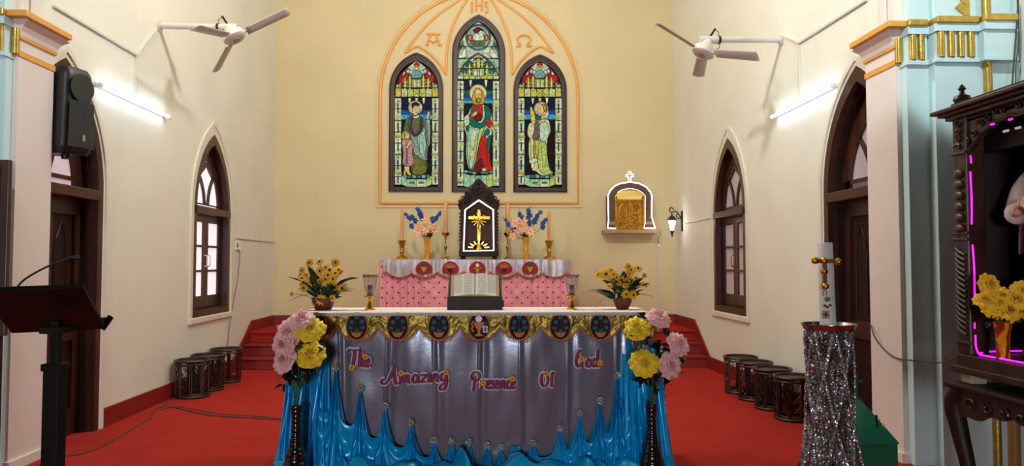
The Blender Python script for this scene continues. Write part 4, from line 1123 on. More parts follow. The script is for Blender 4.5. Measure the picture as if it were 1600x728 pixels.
# ================================================================== front altar
FY0, FY1, FZ = 5.15, 5.70, 1.10
FX0, FX1 = -1.145, 1.305
t = thing('altar_table', 'front altar table under white lace cloth and grey satin', 'altar', ((FX0 + FX1) / 2, 5.42, 0))
wobj('body', MB().box((FX0 + .06, FY0 + .05, 0), (FX1 - .06, FY1 - .03, FZ - .05)), M_WOODD, t)
wobj('tabletop', MB().box((FX0 + .035, FY0 + .04, FZ - .05), (FX1 - .035, FY1 - .01, FZ - .004)), M_WOOD, t)
M_LACE = mat('white_lace', (226, 222, 216), 0.8, var=0.15, vscale=120, bump=0.6, bscale=250)
lc = thing('lace_tablecloth', 'white tablecloth with scalloped lace edge on the front altar', 'tablecloth', ((FX0 + FX1) / 2, 5.42, FZ))
wobj('cloth_top', MB().box((FX0, FY0 - .052, FZ - .002), (FX1, FY1, FZ + .010)), M_WCLOTH, lc, bevel=.004)
def lace(p0, p1, n, drop):
    m = MB(); d = Vector(p1) - Vector(p0); nrm = Vector((d.y, -d.x, 0)).normalized() * -1
    for i in range(n):
        a = Vector(p0) + d * (i / n); b = Vector(p0) + d * ((i + 1) / n); c = (a + b) / 2
        pts = [a + Vector((0, 0, .012))] + [c + (b - a) * (.5 * math.cos(PI - PI * k / 6)) + Vector((0, 0, -drop * math.sin(PI * k / 6))) for k in range(7)] + [b + Vector((0, 0, .012))]
        m.tube(pts[1:-1], .0035, 5)
        m.tube([c + Vector((0, 0, -drop * .45 + .0028 * math.sin(q))) + d.normalized() * .006 * math.cos(q) for q in [k * PI / 3 for k in range(6)]], .0025, 4, closed=True)
    m.bar(Vector(p0) + Vector((0, 0, .004)), Vector(p1) + Vector((0, 0, .004)), .003, .012)
    return m
wobj('lace_edge', lace((FX0, FY0 - .05, FZ), (FX1, FY0 - .05, FZ), 92, .012), M_LACE, lc)
wobj('lace_edge', lace((FX0 - .006, FY1, FZ), (FX0 - .006, FY0 - .03, FZ), 22, .02), M_LACE, lc)
wobj('lace_edge', lace((FX1 + .006, FY0 - .03, FZ), (FX1 + .006, FY1, FZ), 22, .02), M_LACE, lc)

# gold valance with embroidered medallions
M_GLAME = mat('gold_lame', (162, 138, 56), 0.36, metal=0.6, rgb2=(112, 96, 36), vscale=14, bump=0.9, bscale=26, stretch=(1, 1, .6))
M_FRINGE = mat('mauve_bead_fringe', (150, 84, 112), 0.5, var=0.3, vscale=60)
VY2 = FY0 - .026
gv = thing('gold_valance', 'gold lame altar valance with nine dark embroidered oval medallions', 'valance', ((FX0 + FX1) / 2, VY2, .9))
mpx = [495, 558.5, 622, 686, 748.5, 811, 875, 937.5, 1000]
mx = [at(p, 507, VY2).x for p in mpx]
pit = (mx[-1] - mx[0]) / 8
zt2 = FZ + .004; zl2 = at(748, 531.5, VY2).z; zc2 = at(748, 511, VY2).z
def zv2(x):
    k = (x - mx[0]) / pit; f = abs(k - round(k)) * 2
    return zl2 + (zc2 - zl2) * f ** 2.4
def vfn(u, v):
    x = FX0 - .004 + (FX1 - FX0 + .008) * u
    return (x, VY2 - .004 - .006 * noise.noise(Vector((x * 14, v * 3, 1))) - .004 * noise.noise(Vector((x * 40, v * 8, 2))), zt2 + (zv2(x) - zt2) * v)
wobj('lame_cloth', MB().grid(vfn, 260, 14), M_GLAME, gv, smooth=True, angle=180)
for s, xx in ((-1, FX0 - .008), (1, FX1 + .008)):
    wobj('lame_cloth', MB().grid(lambda u, v: (xx, FY0 - .02 + .54 * u, zt2 - (.10 + .05 * abs(math.sin(u * PI * 2))) * v), 30, 3), M_GLAME, gv, smooth=True, angle=180)
fr = MB()
nfr = 230
for i in range(nfr):
    x = FX0 + (FX1 - FX0) * (i + .5) / nfr; z = zv2(x)
    fr.tube([(x, VY2 - .008, z + .003), (x + .002 * math.sin(i * 1.7), VY2 - .011, z - .024)], .0028, 4)
fo = wobj('bead_fringe', fr, M_FRINGE, gv); fo['kind'] = 'stuff'
wobj('gold_cord', MB().tube([(FX0 + (FX1 - FX0) * i / 200, VY2 - .012, zv2(FX0 + (FX1 - FX0) * i / 200) + .004) for i in range(201)], .005, 6), M_EMBO, gv, smooth=True)
def star(x, z, r, y0, y1, n=5, ph=0):
    P = []
    for k in range(2 * n):
        a = PI * k / n + PI / 2 + ph; rr = r if k % 2 == 0 else r * .42
        P.append((x + rr * math.cos(a), z + rr * math.sin(a)))
    return MB().plate(P, [], y0, y1)
for i, x in enumerate(mx):
    z = at(mpx[i], 509.5, VY2).z
    y0, y1 = VY2 - .024, VY2 - .006
    md = wobj('medallion', disc(x, z, .071, .091, y0, y1, 28), M_EMBD, gv)
    rim = [(x + .073 * math.cos(2 * PI * k / 32), y0 + .004, z + .093 * math.sin(2 * PI * k / 32)) for k in range(32)]
    wobj('gold_rim', MB().tube(rim, .0055, 6, closed=True), M_EMBO, md, smooth=True)
    ya, yb = y0 - .006, y0 + .002
    if i == 4:      # chalice with host and grapes
        wobj('host', disc(x - .002, z + .052, .024, .022, ya, yb, 14), mat('silver_thread', (176, 176, 182), .45, metal=.4, var=.3, vscale=120), md)
        wobj('chalice', MB().plate([(x - .036, z + .030), (x + .036, z + .030), (x + .026, z - .005), (x + .010, z - .02), (x + .008, z - .045), (x + .034, z - .066), (x - .034, z - .066), (x - .008, z - .045), (x - .010, z - .02), (x - .026, z - .005)], [], ya, yb), mat('copper_thread', (186, 96, 40), .5, metal=.2, var=.3, vscale=90), md)
        for q in range(6): wobj('grape', disc(x + .036 + .014 * (q % 2), z - .005 - .014 * (q // 2), .011, .011, ya, yb, 8), _mats['silver_thread'], md)
        for q in range(5): wobj('grape', disc(x - .042 - .008 * (q % 2), z + .03 - .015 * q, .009, .009, ya, yb, 8), M_EMBO, md)
        wobj('vine_leaf', disc(x + .046, z + .022, .014, .012, ya, yb, 10, .3), M_EMBGR, md)
    else:           # teal flowers in a tan bowl
        wobj('bowl', MB().plate([(x - .040, z - .030), (x - .024, z - .040), (x, z - .044), (x + .024, z - .040), (x + .040, z - .030), (x + .028, z - .060), (x + .012, z - .074), (x - .012, z - .074), (x - .028, z - .060)], [], ya, yb), M_EMBO, md)
        for sx_, sz_ in ((0, .062), (-.032, .030), (.034, .034), (-.042, -.010), (.042, -.008), (.002, -.030)):
            wobj('stem_stitch', MB().bar((x, ya + .003, z - .045), (x + sx_, ya + .003, z + sz_), .003, .003, up=(0, 1, 0)), M_EMBGR, md)
            wobj('flower_motif', star(x + sx_, z + sz_, .022 if sz_ > 0 else .019, ya, yb, 6, sx_ * 20), M_EMBT, md)
            wobj('motif_eye', disc(x + sx_, z + sz_, .004, .004, ya - .002, yb, 6), M_EMBGR, md)

# grey satin frontal with sharp vertical fold creases
M_SATIN = mat('grey_satin', (120, 126, 144), 0.2, metal=0.4, var=0.05, vscale=3, sheen=0.3, bump=0.05, bscale=20)
creases = [at(p, 600, FY0).x for p in (531, 603, 679, 748, 814, 887, 965)]
def satin(u, v):
    x = FX0 + .02 + (FX1 - FX0 - .04) * u; z = 1.09 * (1 - v) + .01
    y = FY0 + .012
    for c in creases:
        d = x - c - .006 * math.sin(v * 5 + c * 9)
        y -= .0055 * math.exp(-(d / .012) ** 2) * (.35 + .65 * abs(math.sin(v * 3.3 + c * 7)))
        y += .006 * math.exp(-((d - .03) / .03) ** 2)
    y += .010 * noise.noise(Vector((x * 3.2, z * 2.2, 3))) + .005 * noise.noise(Vector((x * 9, z * 3, 5)))
    return (x, y, z)
solo('satin_frontal', MB().grid(satin, 1000, 30), M_SATIN, 'grey satin frontal with sharp fold creases under the gold valance', 'altar frontal', smooth=True, angle=180)
for s, xx in ((-1, FX0 + .012), (1, FX1 - .012)):
    solo('satin_end_drop', MB().grid(lambda u, v: (xx + s * (.008 * math.sin(u * 22)), FY0 + .03 + .50 * u, 1.08 * (1 - v) + .01), 40, 3), M_SATIN, 'grey satin hanging over the altar end by the ' + ('lectern' if s < 0 else 'paschal candle'), 'altar frontal', smooth=True, angle=180)

# ---------------------------------------------------------------- blue satin drape
M_BSATIN = mat('blue_satin', (4, 172, 232), 0.27, metal=0.12, rgb2=(2, 150, 214), vscale=3)
bd = thing('blue_satin_drape', 'bright blue satin gathered into peaks along the foot of the front altar', 'drape', (0.08, FY0 - .1, 0))
M_CRYST = mat('diamante', (206, 214, 200), 0.15, metal=0.7, var=0.5, vscale=160, bump=0.5, bscale=300)
brooch = MB()
for k in range(8):
    a = 2 * PI * k / 8
    brooch.ball((.017 * math.cos(a), -.003, .017 * math.sin(a)), (.0075, .005, .0075), 6, 4)
    brooch.ball((.027 * math.cos(a + PI / 8), -.001, .027 * math.sin(a + PI / 8)), (.0045, .003, .0045), 5, 4)
brooch.ball((0, -.006, 0), (.010, .007, .010), 8, 5)
ME['brooch'] = brooch.mesh('brooch', M_CRYST, True, 60)
peaks = [  # px, py of the gathered tip, half width at the floor (m), fullness, brooch
    (472, 540, .15, 1.3, 0), (492, 550, .16, 1.2, 0), (525, 576, .17, 1.1, 1), (563, 609, .16, 1.0, 1), (602, 636, .15, .9, 1), (643, 662, .14, .8, 1), (678, 690, .09, .6, 1), (706, 691, .09, .6, 1), (733, 693, .085, .6, 1),
    (761, 698, .085, .6, 1), (782, 701, .08, .6, 1), (805, 700, .09, .7, 0), (833, 694, .11, .7, 1), (875, 671, .15, .8, 1), (905, 648, .16, .9, 1), (937, 628, .17, 1.0, 1), (964, 588, .17, 1.1, 1), (991, 556, .16, 1.2, 0), (1015, 545, .15, 1.3, 0)]
rnd = random.Random(11)
for i, (px, py, wb, full, has) in enumerate(peaks):
    p = at(px, py, FY0 - .02)
    zp = p.z; nf = 4 + (i % 2) + (1 if zp > .5 else 0); ph = rnd.uniform(0, 6); skew = rnd.uniform(-.03, .03); wide = .035 if not has else .010
    if px == 805: wide = .03
    if zp > .75: wide = .10
    def tent(u, v, p=p, zp=zp, wb=wb, full=full, nf=nf, ph=ph, skew=skew, wide=wide):
        s = (u - .5) * 2
        hw = wide + (wb - wide) * v ** 1.55
        x = p.x + s * hw + skew * v * v + .006 * math.sin(v * 7 + s * 3 + ph) * v
        bulge = (1 - s * s) ** .5 if abs(s) < 1 else 0
        fold = math.cos(s * nf * PI + ph + .8 * math.sin(v * 4 + ph)) + .4 * math.cos(s * (nf * 2 + 1) * PI + ph * 2)
        amp = .026 * full * min(1, v * 2.2 + .12) * (.4 + .6 * bulge)
        y = FY0 - .014 - .16 * full * v ** 1.25 * bulge - amp * fold - .012
        return (x, min(y, FY0 - .004), zp * (1 - v) + .012)
    wobj('gathered_peak', MB().grid(tent, 72, 30), M_BSATIN, bd, smooth=True, angle=180)
    if has:
        b = link('brooch', ME['brooch'], bd)
        b.matrix_local = Matrix.Translation(Vector((p.x, FY0 - .032, zp + .012)) - bd.location) @ Matrix.Rotation(rnd.uniform(0, 1), 4, 'Y')
# swags sagging between neighbouring peaks
for i in range(len(peaks) - 1):
    a, b = peaks[i], peaks[i + 1]
    if min(a[4], b[4]) == 0 and 700 < a[0] < 850: continue
    A, B = at(a[0], a[1], FY0 - .03), at(b[0], b[1], FY0 - .03)
    if max(A.z, B.z) < .3: continue
    top = .22; ph = i * 1.3
    def swag(u, v, A=A, B=B, ph=ph):
        zA, zB = A.z * (1 - .30 - .32 * v), B.z * (1 - .30 - .32 * v)
        c = 4 * u * (1 - u)
        sag = (.10 + .16 * v) * min(1.0, (A.z + B.z) * .9)
        x = A.x + (B.x - A.x) * u
        y = FY0 - .03 - .05 * c - .06 * v - .016 * math.cos(v * 13 + ph) * c - .02
        return (x, y, max(.02, zA + (zB - zA) * u - sag * c))
    wobj('swag', MB().grid(swag, 24, 22), M_BSATIN, bd, smooth=True, angle=180)
# cloth pooled on the floor
def pool(u, v):
    x = -1.27 + 2.68 * u
    a = PI * (v * 1.05)
    r = .085 * (1 + .5 * noise.noise(Vector((x * 6, v * 2, 9)))) + .025 * math.sin(x * 26 + 3 * math.sin(x * 7) + v * 5)
    lift = .10 * max(0, noise.noise(Vector((x * 4.3, 2.2, 4))))
    return (x + .03 * math.sin(v * 6 + x * 15), FY0 - .17 - r * 1.25 * math.cos(a), max(0.004, (r + lift) * math.sin(a) * (1.25 + .3 * math.sin(x * 17 + v * 4))))
wobj('pooled_hem', MB().grid(pool, 420, 18), M_BSATIN, bd, smooth=True, angle=180)
# outer corner falls
for s, x0, x1 in ((-1, FX0 - .01, -1.27), (1, FX1 + .01, 1.40)):
    def fall(u, v, s=s, x0=x0, x1=x1):
        # wraps the altar corner: front part then the end part
        k = u * 2 - 1
        xe = x0 + (x1 - x0) * v ** 1.2
        f = .022 * math.cos(u * 24 + s) * (.3 + v)
        if k < 0: return (xe + s * (k * .20) - s * f * .2, FY0 - .035 - .10 * v - f, .89 * (1 - v) + .012)
        return (xe + s * .01 * v + s * f, FY0 - .035 - .10 * v + k * (.45 + .1 * v), .89 * (1 - v) + .012)
    wobj('corner_fall', MB().grid(fall, 70, 24), M_BSATIN, bd, smooth=True, angle=180)
lf = MB()
for k in range(26):
    z = .68 - k * .022
    lf.ball((1.36 + .05 * (k / 26), FY0 - .03 + .012 * math.sin(k * 2), z), (.014, .012, .013), 6, 4)
wobj('lace_trim', lf, mat('pale_pink_lace', (220, 196, 204), .8, var=.2, vscale=80), bd, smooth=True)

# ---------------------------------------------------------------- cut-out lettering
def bez(*p): return [Vector((x, 0, z)) for x, z in p]
GL = {   # letters as brush strokes: (width, [strokes]); x height 1, ascender 2
 'T': (1.15, [[(0, 1.78), (.1, 1.98), (.6, 1.93), (1.25, 1.98)], [(.72, 1.93), (.66, 1.2), (.55, .5), (.42, .02)]]),
 'h': (.72, [[(.22, 1.85), (.16, 1.1), (.08, .02)], [(.10, .5), (.28, .92), (.46, .92), (.48, .5), (.46, .08), (.66, .14)]]),
 'e': (.62, [[(.05, .42), (.36, .55), (.46, .82), (.28, .98), (.08, .72), (.06, .3), (.26, .03), (.56, .24)]]),
 'A': (1.75, [[(.30, .62), (.02, .52), (-.02, .18), (.25, .02), (.55, .30), (.85, .95), (1.12, 1.72), (1.22, 1.95)], [(1.22, 1.95), (1.24, 1.2), (1.30, .4), (1.40, .0), (1.6, .1)], [(.62, .72), (1.0, .78), (1.4, .74)]]),
 'm': (1.25, [[(.10, .98), (.12, .5), (.08, .02)], [(.10, .5), (.30, .95), (.48, .88), (.46, .02)], [(.48, .5), (.70, .95), (.88, .88), (.86, .1), (1.1, .1)]]),
 'a': (.82, [[(.56, .82), (.30, .98), (.06, .6), (.10, .12), (.34, .05), (.56, .45)], [(.60, .95), (.58, .4), (.62, .05), (.80, .12)]]),
 'z': (.72, [[(.06, .88), (.30, .95), (.58, .90), (.30, .45), (.05, .06), (.35, .08), (.64, .06)]]),
 'i': (.40, [[(.16, .95), (.14, .4), (.18, .05), (.36, .14)]]),
 'n': (.85, [[(.10, .98), (.12, .5), (.08, .02)], [(.10, .5), (.34, .95), (.54, .86), (.52, .12), (.76, .12)]]),
 'g': (.90, [[(.58, .85), (.30, .98), (.06, .62), (.14, .18), (.40, .16), (.60, .6)], [(.64, .98), (.62, .2), (.56, -.6), (.28, -1.0), (-.05, -.85), (.10, -.45), (.50, -.15), (.82, .15)]]),
 'P': (1.20, [[(.38, 1.35), (.36, .7), (.26, -.25)], [(.02, 1.05), (.02, 1.6), (.40, 1.98), (.95, 1.85), (1.0, 1.35), (.65, .95), (.40, 1.1)]]),
 'r': (.62, [[(.10, .98), (.12, .5), (.08, .02)], [(.11, .6), (.28, .95), (.48, .90), (.50, .72)]]),
 's': (.60, [[(.48, .85), (.28, .98), (.10, .78), (.36, .48), (.44, .2), (.22, .02), (.02, .16)]]),
 'c': (.60, [[(.48, .80), (.28, .97), (.06, .6), (.10, .15), (.32, .03), (.54, .22)]]),
 'O': (1.15, [[(.55, 1.70), (.12, 1.4), (.05, .6), (.35, .03), (.80, .3), (.92, 1.0), (.75, 1.55), (.55, 1.70)]]),
 'f': (.60, [[(.55, 1.55), (.40, 1.75), (.28, 1.3), (.25, .5), (.22, .05), (.45, .1)], [(.02, .95), (.5, 1.0)]]),
 'G': (1.10, [[(.62, 1.95), (.45, 1.95), (.18, 1.4), (.05, .6), (.30, .05), (.62, .35), (.66, .85)], [(.30, 1.2), (.62, .95), (.68, .3), (.66, .02)]]),
 'o': (.70, [[(.32, .97), (.08, .6), (.14, .1), (.42, .06), (.56, .5), (.44, .9), (.32, .97)]]),
 'd': (.85, [[(.54, .80), (.30, .97), (.06, .6), (.12, .12), (.36, .06), (.56, .5)], [(.66, 1.95), (.60, 1.0), (.58, .1), (.80, .14)]]),
}
M_LETTER = mat('magenta_paint', (134, 26, 84), 0.5, rgb2=(104, 14, 62), vscale=20)
M_CARD = mat('white_card', (214, 200, 212), 0.6, var=0.05, vscale=20)
def word(text, px0, px1, py_base, xh, label, tilt=0.0, deco=(), stroke=1.9):
    LY = FY0 - .028
    tot = sum(GL[c][0] for c in text)
    u = (px1 - px0) / tot
    root = thing('lettering', label, 'lettering', at((px0 + px1) / 2, py_base, LY))
    x = px0
    for c in text:
        w, strokes = GL[c]
        card, ink = MB(), MB()
        for st in strokes:
            q = [at(x + a * u, py_base - b * xh - (x + a * u - px0) * tilt, LY) for a, b in st]
            q = smooth_pts(q, 4)
            rad = []
            for i in range(len(q)):          # brush pen: broad down strokes, fine cross strokes
                d = q[min(i + 1, len(q) - 1)] - q[max(i - 1, 0)]
                rad.append(stroke * .0068 * (.5 + .6 * abs(d.z) / max(1e-6, d.length)))
            ink.tube([p + Vector((0, -.010, 0)) for p in q], rad, 8, squash=(1, .45, 1))
            card.tube(q, stroke * .0068 + .009, 8, squash=(1, .3, 1))
        bk = wobj('card_backing', card, M_CARD, root, smooth=True)
        wobj('letter', ink, M_LETTER, bk, smooth=True)
        x += w * u
    for fx, fy in deco:
        p = at(fx, fy, LY - .016)
        put('paper_flower', ME['daisy'], root, p - root.location, (0, -1, 0), .62, fx, ('flower_centre', ME['daisyc']))
word('The', 545, 579, 573, 13.5, 'magenta script word The on white card pinned to the satin', 0, ((571, 557.5), (549.5, 574.5)), 1.7)
word('Amazing', 597, 702, 600, 12.6, 'magenta script word Amazing on white card pinned to the satin', .045, ((627, 583), (697, 582)), 1.6)
word('Presence', 737, 806, 607, 13.0, 'magenta script word Presence on white card pinned to the satin', 0, ((755, 599), (800.5, 592)), 1.5)
word('Of', 845, 866, 603.5, 12.5, 'magenta script word Of on white card pinned to the satin', 0, ((853, 584),), 1.5)
word('God', 899, 937, 573, 13.0, 'magenta script word God on white card pinned to the satin', -.0, ((908.5, 561), (937.5, 567)), 1.6)

# ---------------------------------------------------------------- Bible on its rest
TZ = FZ + .010
bk0 = at(742, 482, 5.40)
st = thing('book_rest', 'dark wooden book rest on the front altar', 'book rest', (bk0.x, 5.44, TZ))
hw = .200
obj('front_board', MB().plate([(-hw, 0), (hw, 0), (hw, .095), (-hw, .095)], [], -.075, -.055), M_WOODD, st, bevel=.003)
obj('side_board', MB().plate([(-.07, 0), (.13, 0), (.13, .20), (-.07, .06)], [], -hw, -hw + .018, 'yz'), M_WOODD, st)
obj('side_board', MB().plate([(-.07, 0), (.13, 0), (.13, .20), (-.07, .06)], [], hw - .018, hw, 'yz'), M_WOODD, st)
obj('sloping_board', MB().add([(-hw, -.07, .062), (hw, -.07, .062), (hw, .14, .205), (-hw, .14, .205), (-hw, -.07, .078), (hw, -.07, .078), (hw, .14, .221), (-hw, .14, .221)], [(0, 3, 2, 1), (4, 5, 6, 7), (0, 1, 5, 4), (1, 2, 6, 5), (2, 3, 7, 6), (3, 0, 4, 7)]), M_WOODD, st)
obj('end_knob', MB().box((hw, -.07, .02), (hw + .012, -.03, .07)), M_WOODD, st)
def page_mat():
    m = mat('printed_page', (228, 222, 208), 0.8, var=0.03, vscale=10)
    nt = m.node_tree; N = nt.nodes; L = nt.links; b = N['Principled BSDF']; src = b.inputs['Base Color'].links[0].from_socket
    tc = N.new('ShaderNodeTexCoord'); sp = N.new('ShaderNodeSeparateXYZ'); L.new(tc.outputs['Object'], sp.inputs[0])
    def mth(op, a, v=None, c=None):
        n = N.new('ShaderNodeMath'); n.operation = op
        if isinstance(a, (int, float)): n.inputs[0].default_value = a
        else: L.new(a, n.inputs[0])
        if v is not None:
            if isinstance(v, (int, float)): n.inputs[1].default_value = v
            else: L.new(v, n.inputs[1])
        return n.outputs[0]
    line = mth('LESS_THAN', mth('FRACT', mth('MULTIPLY', sp.outputs[2], 150.0)), 0.42)
    ax = mth('ABSOLUTE', sp.outputs[0])
    colm = mth('FRACT', mth('MULTIPLY', mth('SUBTRACT', ax, 0.016), 14.5))
    inc = mth('MULTIPLY', mth('GREATER_THAN', colm, 0.08), mth('LESS_THAN', colm, 0.94))
    inc = mth('MULTIPLY', inc, mth('MULTIPLY', mth('LESS_THAN', ax, 0.152), mth('GREATER_THAN', ax, 0.014)))
    zz = mth('MULTIPLY', mth('GREATER_THAN', sp.outputs[2], 0.085 - .062), mth('LESS_THAN', sp.outputs[2], 0.205))
    nz = N.new('ShaderNodeTexNoise'); nz.inputs['Scale'].default_value = 260; L.new(tc.outputs['Object'], nz.inputs['Vector'])
    wd = mth('GREATER_THAN', nz.outputs['Fac'], 0.42)
    f = mth('MULTIPLY', mth('MULTIPLY', line, inc), mth('MULTIPLY', zz, wd))
    f = mth('MULTIPLY', f, 0.75)
    mx_ = N.new('ShaderNodeMix'); mx_.data_type = 'RGBA'; mx_.inputs[7].default_value = (*lin((70, 64, 60)), 1)
    L.new(f, mx_.inputs[0]); L.new(src, mx_.inputs[6]); L.new(mx_.outputs[2], b.inputs['Base Color'])
    return m
M_PAGE = page_mat()
M_EDGE = mat('tan_page_edges', (196, 160, 116), 0.8, var=0.15, vscale=120, stretch=(8, 1, 1))
bk = thing('open_bible', 'open Bible with two columned printed pages on the book rest', 'book', (bk0.x, 5.375, TZ + .096))
sl = Vector((0, .10, .158)).normalized(); nr = Vector((0, -.158, .10)).normalized()   # slope up the page and out of the page
def page(s):
    def fn(u, v):
        x = s * (.002 + .150 * u)
        h = .030 * (math.sin(PI * min(1, u * 1.25) ** .7) * .55 + .5 * (1 - u)) * (1 if u > 0 else .4) + .010
        p = sl * (.178 * v) + nr * h
        return (x, p.y, p.z)
    return fn
for s in (-1, 1):
    pg = obj('page', MB().grid(page(s), 14, 4), M_PAGE, bk, smooth=True, angle=180)
    e = MB()
    def edge(u, v, s=s):
        a = Vector(page(s)(1, v)); b_ = sl * (.178 * v) + nr * .004
        q = Vector((s * (.150 + .032), b_.y, b_.z))
        return a.lerp(q, u)
    obj('page_edges', e.grid(edge, 4, 4), M_EDGE, pg, smooth=True, angle=180)
    blk = MB().grid(lambda u, v: (lambda a: Vector((a.x, a.y, a.z)) - nr * (a - sl * a.dot(sl)).dot(nr) * v)(Vector(page(s)(u, 0))), 14, 2)
    obj('page_edges', blk, M_EDGE, pg)
obj('cover', MB().add([Vector((x, 0, 0)) + sl * q + nr * w for w in (0, .005) for x, q in ((-.188, -.004), (.188, -.004), (.188, .184), (-.188, .184))], [(0, 3, 2, 1), (4, 5, 6, 7), (0, 1, 5, 4), (1, 2, 6, 5), (2, 3, 7, 6), (3, 0, 4, 7)]), M_BLACK, bk)

# ---------------------------------------------------------------- crystal candle cups
M_CRYSTAL = mat('cut_crystal', (244, 244, 248), 0.06, var=0.1, vscale=60, trans=0.96)
M_GOLDL = mat('gold_leaf_metal', (206, 150, 40), 0.25, metal=1.0, var=0.1, vscale=30)
def cup(px, label):
    c = at(px, 483, 5.42); S = 5.42 / FPX
    r = thing('candle_cup', label, 'candle holder', (c.x, 5.42, TZ))
    obj('gold_stem', MB().lathe([(a * S, b * S) for a, b in [(8.5, 0), (8.5, 1), (5, 3), (4, 8), (2.4, 12), (2.2, 16), (3.6, 18), (8, 20.5), (8.5, 22), (4, 23), (5, 24)]], 18), M_GOLDL, r, smooth=True)
    for k in range(8):
        a = 2 * PI * k / 8
        put_leaf('gold_leaf', ME['goldleaf'], r, (5 * S * math.cos(a), 5 * S * math.sin(a), 21 * S), (9.5 * S * math.cos(a), 9.5 * S * math.sin(a), 20 * S), L=.02)
    n = 20
    def crystal(u, v):
        a = 2 * PI * u; rr = (5.6 + 5.6 * v ** .7 + .7 * math.cos(a * 10) * (.4 + .6 * v)) * S
        zt = (24 + 29 * v + (1.6 * math.cos(a * 10) * max(0, v - .8) * 5)) * S
        return (rr * math.cos(a), rr * math.sin(a), zt)
    g = obj('crystal_cup', MB().grid(crystal, 80, 8, closeu=True), M_CRYSTAL, r, smooth=True, angle=30)
    sm = g.modifiers.new('thickness', 'SOLIDIFY'); sm.thickness = .003
    obj('votive', MB().lathe([(4.2 * S, 24 * S), (4.2 * S, 38 * S), (1, 38.2 * S)][:2] + [(3.6 * S, 38.4 * S)], 14), mat('red_brown_votive', (92, 60, 52), .5, var=.2), r, smooth=True)
ME['goldleaf'] = leaf_mb(.02, .018, .3).mesh('gold_leaf', M_GOLDL, True, 180)
cup(578, 'crystal candle cup on gold stem between the pot of flowers and the Bible, lectern end')
cup(893.5, 'crystal candle cup on gold stem at the paschal candle end of the altar')

# ---------------------------------------------------------------- pots of yellow daisies
M_POT = mat('maroon_pot', (112, 38, 36), 0.35, rgb2=(84, 26, 28), vscale=8)
def crop_l(u, v): return (445 + u / 6.93, 395 + v / 6.93)
def crop_r(u, v): return (875 + u / 6.93, 395 + v / 6.93)
def daisies(px, rt, prof, cr, fl, leaves, label, seed, broad=8):
    c = at(px, 484, 5.40)
    loc = Vector((c.x, 5.40, TZ))
    p = thing('flower_pot', 'glazed maroon pot under the ' + label.split(' of ')[0] + ' of daisies on the front altar', 'pot', loc)
    obj('pot_body', MB().lathe(prof, 22), M_POT, p, smooth=True)
    b = thing('daisy_bouquet', label, 'bouquet', loc + Vector((0, 0, .07)))
    o = b.location; rnd = random.Random(seed)
    for k, (u, v, s) in enumerate(fl):
        Y = 5.40 + rnd.uniform(-.09, .04)
        q = at(*cr(u, v), Y) - o
        root = Vector((rnd.uniform(-.03, .03), rnd.uniform(-.03, .03), -.02))
        mid = root.lerp(q, .6) + Vector((0, .01, .02))
        obj('stem', MB().tube(smooth_pts([root, mid, q], 4), .0022, 4), M_STEM, b)
        d = Vector((q.x * 2 + rnd.uniform(-.5, .5), -1, rnd.uniform(-.1, .7)))
        put('daisy', ME['daisy'], b, q, d, s, rnd.uniform(0, 6), ('daisy_centre', ME['daisyc']))
    for u0, v0, u1, v1, kind in leaves:
        Y = 5.40 + rnd.uniform(-.02, .06)
        a, e = at(*cr(u0, v0), Y) - o, at(*cr(u1, v1), Y - .02) - o
        if kind == 'b': put_leaf('broad_leaf', ME['leaf_broad'], b, a, e, roll=rnd.uniform(-.3, .3) , L=.15)
        else: put_leaf('blade_leaf', ME['leaf_blade'], b, a, e, roll=rnd.uniform(-.4, .4), L=.20)
    for k in range(46):
        a = rnd.uniform(0, 2 * PI); z = rnd.uniform(-.01, .10)
        q = Vector((rnd.uniform(-.06, .06), rnd.uniform(-.05, .05), z))
        e = q + Vector((math.cos(a) * rnd.uniform(.03, .09) + q.x * .8, math.sin(a) * .04, rnd.uniform(.03, .12)))
        put_leaf('leaf', ME['leaf_broad'] if k % 3 else ME['leaf_blade'], b, q, e, roll=rnd.uniform(-1, 1), L=.15 if k % 3 else .20)
FL = [(265, 105, 1), (375, 95, 1), (548, 105, 1), (580, 185, 1.1), (380, 195, 1.1), (185, 190, .8), (170, 240, .9), (185, 275, .9), (235, 240, .8), (445, 155, .8), (465, 240, 1), (445, 285, 1.2), (520, 280, 1), (290, 305, 1.1), (375, 310, .8), (415, 375, .75), (535, 370, 1.05), (620, 385, 1.15), (205, 380, 1), (395, 505, 1.2), (515, 495, .8), (75, 445, .55), (545, 220, .9), (330, 550, .7)]
daisies(505, 0, [(.05, 0), (.062, .01), (.078, .05), (.085, .085), (.08, .088), (.07, .06)], crop_l, FL,
        [(320, 330, 275, 110, 'b'), (430, 330, 470, 150, 'b'), (540, 330, 600, 170, 'b'), (560, 360, 775, 220, 'b'), (330, 430, 90, 200, 'b'), (480, 440, 710, 360, 'b'), (330, 460, 160, 350, 'b'), (470, 440, 520, 540, 'b'), (520, 420, 770, 285, 'l'), (300, 460, 70, 410, 'l'), (380, 400, 340, 170, 'b')],
        'dense bouquet of yellow dark-eyed daisies by the pink and yellow roses, lectern end', 1)
FR = [(410, 235, .9), (500, 230, 1.35), (550, 190, .8), (535, 360, .75), (615, 265, .8), (700, 270, .85), (760, 290, 1.05), (825, 275, .8), (745, 155, 1), (770, 185, .9), (745, 210, 1.0), (845, 165, 1.0), (915, 245, .6), (850, 350, .7), (925, 345, .7), (710, 355, .7), (715, 450, 1.05), (795, 455, 1.1), (580, 235, .8), (640, 330, .6), (745, 550, .6)]
